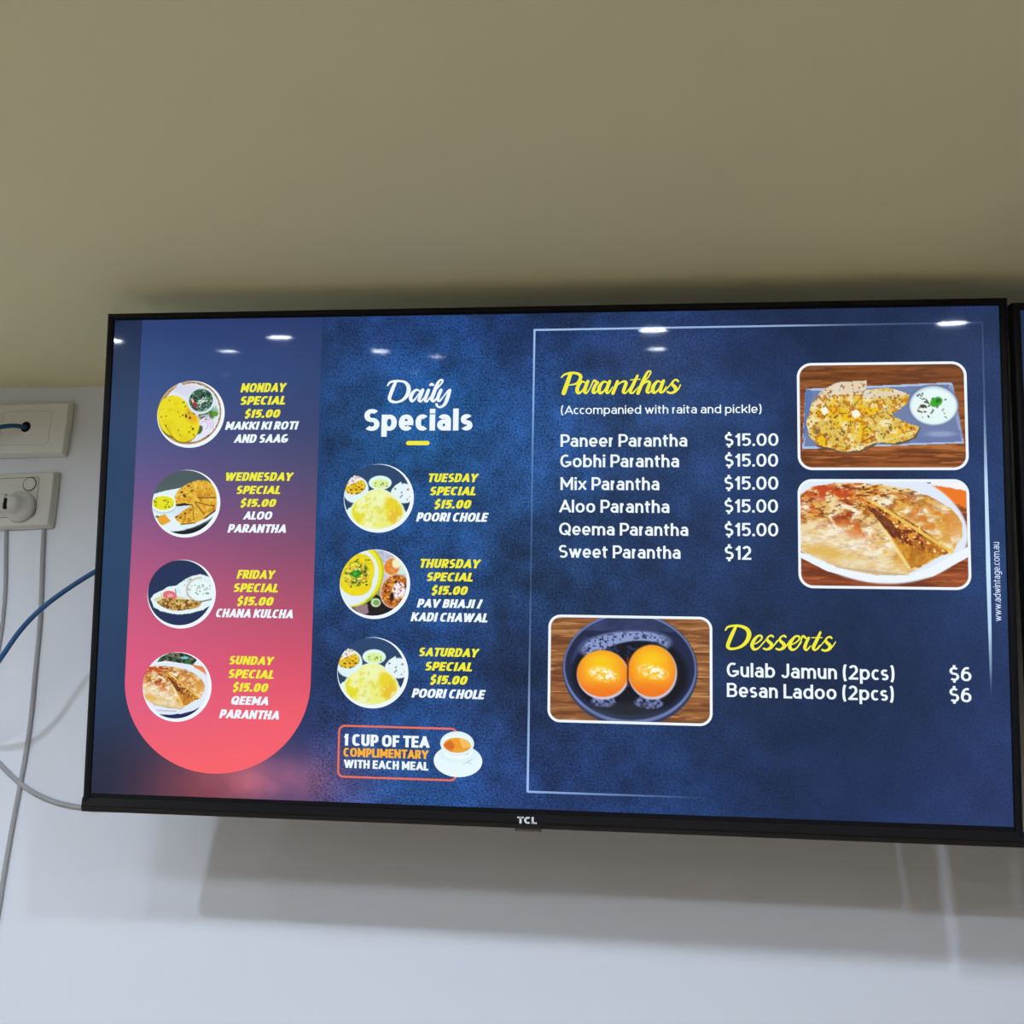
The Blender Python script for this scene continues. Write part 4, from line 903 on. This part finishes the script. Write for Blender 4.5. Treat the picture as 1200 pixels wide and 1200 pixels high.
# ------------------------------------------------------------------ the neighbouring television
def copy_tree(o, parent=None, skip=()):
    c = o.copy(); COL.objects.link(c)
    if parent is not None: c.parent = parent
    for ch in list(o.children):
        if ch.name.split('.')[0] in skip: continue
        copy_tree(ch, c, skip)
    return c
MENU = {'menu_panel', 'food_photo', 'photo_rim', 'photo_frame', 'border_line', 'accent_bar', 'offer_box', 'special_text', 'dish_text', 'offer_text', 'heading_text',
        'note_text', 'price_text', 'web_address_text', 'saucer_picture', 'cup_picture', 'tea_picture'}
tv2 = copy_tree(tv, None, MENU)
tv2.matrix_world = Matrix.Translation((0.9642, 0.0, TVC + 0.001)) @ Matrix.Rotation(TILT, 4, 'X') @ Matrix.Rotation(math.radians(-0.75), 4, 'Y')
tag(tv2, 'neighbouring black television of which only the left frame edge shows', 'television')
tag([c for c in tv2.children if c.name.startswith('screen')][0], 'lit blue screen')

# ------------------------------------------------------------------ wall plates
def plate(cx, cz, w, h, d, mat, rotdeg, name, label, cat):
    root = empty(name, (cx, WALL_Y, cz), (0, math.radians(rotdeg), 0))
    tag(root, label, cat)
    bm = bmesh.new()
    # base edge on the wall, sloping sides to a slightly smaller face
    def rect(wx, hz, y, r, n=4):
        pts = []
        for (sx_, sz_, a0) in ((1, 1, 0), (-1, 1, 90), (-1, -1, 180), (1, -1, 270)):
            for k in range(n + 1):
                a = math.radians(a0 + 90 * k / n); pts.append(bm.verts.new((sx_ * (wx / 2 - r) + r * math.cos(a), y, sz_ * (hz / 2 - r) + r * math.sin(a))))
        return pts
    R = [rect(w + .006, h + .006, -0.0005, .003), rect(w + .006, h + .006, -0.005, .003), rect(w + 0.001, h + .001, -d + .0012, .003), rect(w - .0015, h - .0015, -d, .0025)]
    n = len(R[0])
    for a, b in zip(R, R[1:]):
        for k in range(n): bm.faces.new((a[k], a[(k + 1) % n], b[(k + 1) % n], b[k]))
    bm.faces.new(R[-1]); bm.faces.new(list(reversed(R[0])))
    bm_obj('cover_plate', bm, mat, root)
    return root
def seam_ring(name, x0, z0, x1, z1, r, t, y, mat, root):
    bm = bmesh.new(); n = 6
    def path(k0, r):
        out = []
        for (cx, cz, a0) in ((x1 - k0 - r, z1 - k0 - r, 0), (x0 + k0 + r, z1 - k0 - r, 90), (x0 + k0 + r, z0 + k0 + r, 180), (x1 - k0 - r, z0 + k0 + r, 270)):
            for k in range(n + 1):
                a = math.radians(a0 + 90 * k / n); out.append((cx + r * math.cos(a), cz + r * math.sin(a)))
        return out
    o = path(0, r); i = path(t, max(r - t, .0005)); N = len(o)
    vo = [bm.verts.new((p[0], y, p[1])) for p in o]; vi = [bm.verts.new((p[0], y, p[1])) for p in i]
    vo2 = [bm.verts.new((p[0], y + .0008, p[1])) for p in o]; vi2 = [bm.verts.new((p[0], y + .0008, p[1])) for p in i]
    for k in range(N):
        l = (k + 1) % N
        bm.faces.new((vo[k], vi[k], vi[l], vo[l])); bm.faces.new((vo[k], vo[l], vo2[l], vo2[k])); bm.faces.new((vi[k], vi2[k], vi2[l], vi[l]))
    return bm_obj(name, bm, mat, root)

D1 = 0.011
up = plate(-0.7245, TVC + 0.2245, 0.116, 0.0725, D1, M['plate'], -1.0, 'cable_outlet_plate', 'white wall plate with a round hole and a blue cable, just below the ceiling', 'wall plate')
seam_ring('insert_seam', -0.036, -0.024, 0.036, 0.026, .006, .0005, -D1 - .0002, M['thin_seam'], up)
bm = bmesh.new(); cyl(bm, (0, 0, 0), 0.0076, 0.0076, 0.0008, 'y', 32)
for v in bm.verts: v.co.x = v.co.x * 0.95 + 0.0; v.co.y -= D1 + .0001; v.co.z += 0.0025
bm_obj('cable_hole', bm, M['hole'], up)
bm = bmesh.new()
for (y, r0, r1) in ((-D1 - .0006, .0076, .0084),):
    n = 32
    a = [bm.verts.new((r0 * math.cos(2 * math.pi * k / n) * .95, y, r0 * math.sin(2 * math.pi * k / n) + .0025)) for k in range(n)]
    b = [bm.verts.new((r1 * math.cos(2 * math.pi * k / n) * .95, y + .0007, r1 * math.sin(2 * math.pi * k / n) + .0025)) for k in range(n)]
    for k in range(n): bm.faces.new((a[k], a[(k + 1) % n], b[(k + 1) % n], b[k]))
bm_obj('hole_rim', bm, M['plate'], up, True)

D2 = 0.013
lo = plate(-0.7276, TVC + 0.1222, 0.116, 0.0735, D2, M['old_plate'], -2.6, 'power_outlet', 'ivory power outlet with a round switch and a plug in it, below the cable plate', 'power outlet')
seam_ring('insert_seam', -0.040, -0.0255, 0.0385, 0.0305, .005, .0006, -D2 - .0002, M['seam'], lo)
bm = bmesh.new(); cyl(bm, (0.0255, -D2 - .0006, 0.0205), 0.0085, 0.0088, 0.0013, 'y', 36)
sw = bm_obj('switch', bm, M['old_plate'], lo, False)
bm = bmesh.new(); n = 40
a = [bm.verts.new((0.0255 + .0086 * math.cos(2 * math.pi * k / n), -D2 - .0004, .0205 + .0086 * math.sin(2 * math.pi * k / n))) for k in range(n)]
b = [bm.verts.new((0.0255 + .0099 * math.cos(2 * math.pi * k / n), -D2 - .0004, .0205 + .0099 * math.sin(2 * math.pi * k / n))) for k in range(n)]
for k in range(n): bm.faces.new((a[k], b[k], b[(k + 1) % n], a[(k + 1) % n]))
bm_obj('switch_gap', bm, M['seam'], sw)

# plug: a round back shell with a raised grip that carries the cord off to the left
pg = empty('power_plug', (-0.7140, WALL_Y - D2, TVC + 0.1110), (0, math.radians(-2.6), 0))
tag(pg, 'greyish white round power plug pushed into the ivory power outlet', 'plug')
bm = bmesh.new()
rows = []; n = 40
for (r, y, dx) in ((.0205, -.0002, .005), (.0212, -.004, .005), (.0205, -.008, .0045), (.0185, -.0105, .004), (.0165, -.0125, .0025), (.0150, -.017, .001), (.0135, -.022, 0), (.0105, -.0255, 0), (.005, -.027, 0)):
    rows.append([bm.verts.new((dx + r * math.cos(2 * math.pi * k / n), y, r * math.sin(2 * math.pi * k / n) * (1 if y > -.012 else .86))) for k in range(n)])
for p, q in zip(rows, rows[1:]):
    for k in range(n): bm.faces.new((p[k], p[(k + 1) % n], q[(k + 1) % n], q[k]))
bm.faces.new(rows[-1]); bm.faces.new(list(reversed(rows[0])))
bm_obj('plug_body', bm, M['plug'], pg, True)
bm = bmesh.new()
box(bm, -0.019, -0.002, -.029, -.015, -0.003, 0.0125, 0.003, 3)
bm_obj('grip', bm, M['plug'], pg, True)
bm = bmesh.new(); box(bm, -0.0040, 0.0005, -.0285, -.0235, -0.0095, 0.0050, 0.0008, 2)
bm_obj('grip_slot', bm, M['hole'], pg)
tube('cord', [(-.028, -.024, 0), (-.045, -.024, -.002), (-.065, -.022, -.012), (-.080, -.016, -.04), (-.085, -.010, -.09)], .0034, M['plug'], pg)

# ------------------------------------------------------------------ blue cable and grey wall lines
Z = TVC
blue = tube('network_cable', [(-0.7240, .2185, Z + .2270), (-0.7250, .200, Z + .2250), (-0.7390, .192, Z + .2225), (-0.760, .186, Z + .2150), (-0.795, .170, Z + .190), (-0.835, .140, Z + .10), (-0.830, .122, Z - .02),
     (-0.785, .114, Z - .125), (-0.700, .111, Z - .157), (-0.648, .110, Z - .128), (-0.6255, .110, Z - .0735), (-0.5960, .110, Z - .0400), (-0.5670, .110, Z - .0172), (-0.5350, .110, Z + .0050), (-0.490, .108, Z + .028), (-0.42, .095, Z + .04), (-0.385, .078, Z + .035)], .0031, M['blue'])
tag(blue, 'blue network cable looping from the wall plate to behind the left television edge', 'cable')
r = .0030
def wall_line(pts, rad, label):  # thin grey tubes lying along the wall
    o = tube('wall_line', [(x, WALL_Y - rad * .6, Z + z) for x, z in pts], rad, M['cord'])  # M['cord'] is the pale grey of these lines
    return tag(o, label, 'cable')
wall_line([(-0.6797, .088), (-0.6745, .043), (-0.6663, -.0081), (-0.6610, -.065), (-0.6585, -.1086), (-0.6530, -.1732), (-0.6540, -.2467), (-0.6569, -.3130), (-0.6563, -.3773), (-.656, -.46)], .0030, 'pale grey line running down the wall from the power outlet past the blue cable')
wall_line([(-0.7333, .088), (-0.7280, .052), (-0.7206, .0141), (-0.7150, -.035), (-0.7136, -.0766), (-.717, -.14)], .0025, 'thin pale grey line below the power outlet at the photo left edge')
wall_line([(-0.785, -.120), (-0.740, -.178), (-0.687, -.2218), (-0.6540, -.2467), (-0.6172, -.2639), (-0.5710, -.2725), (-.52, -.272), (-.44, -.258)], .0031, 'pale grey line curving across to the lower left corner of the television')
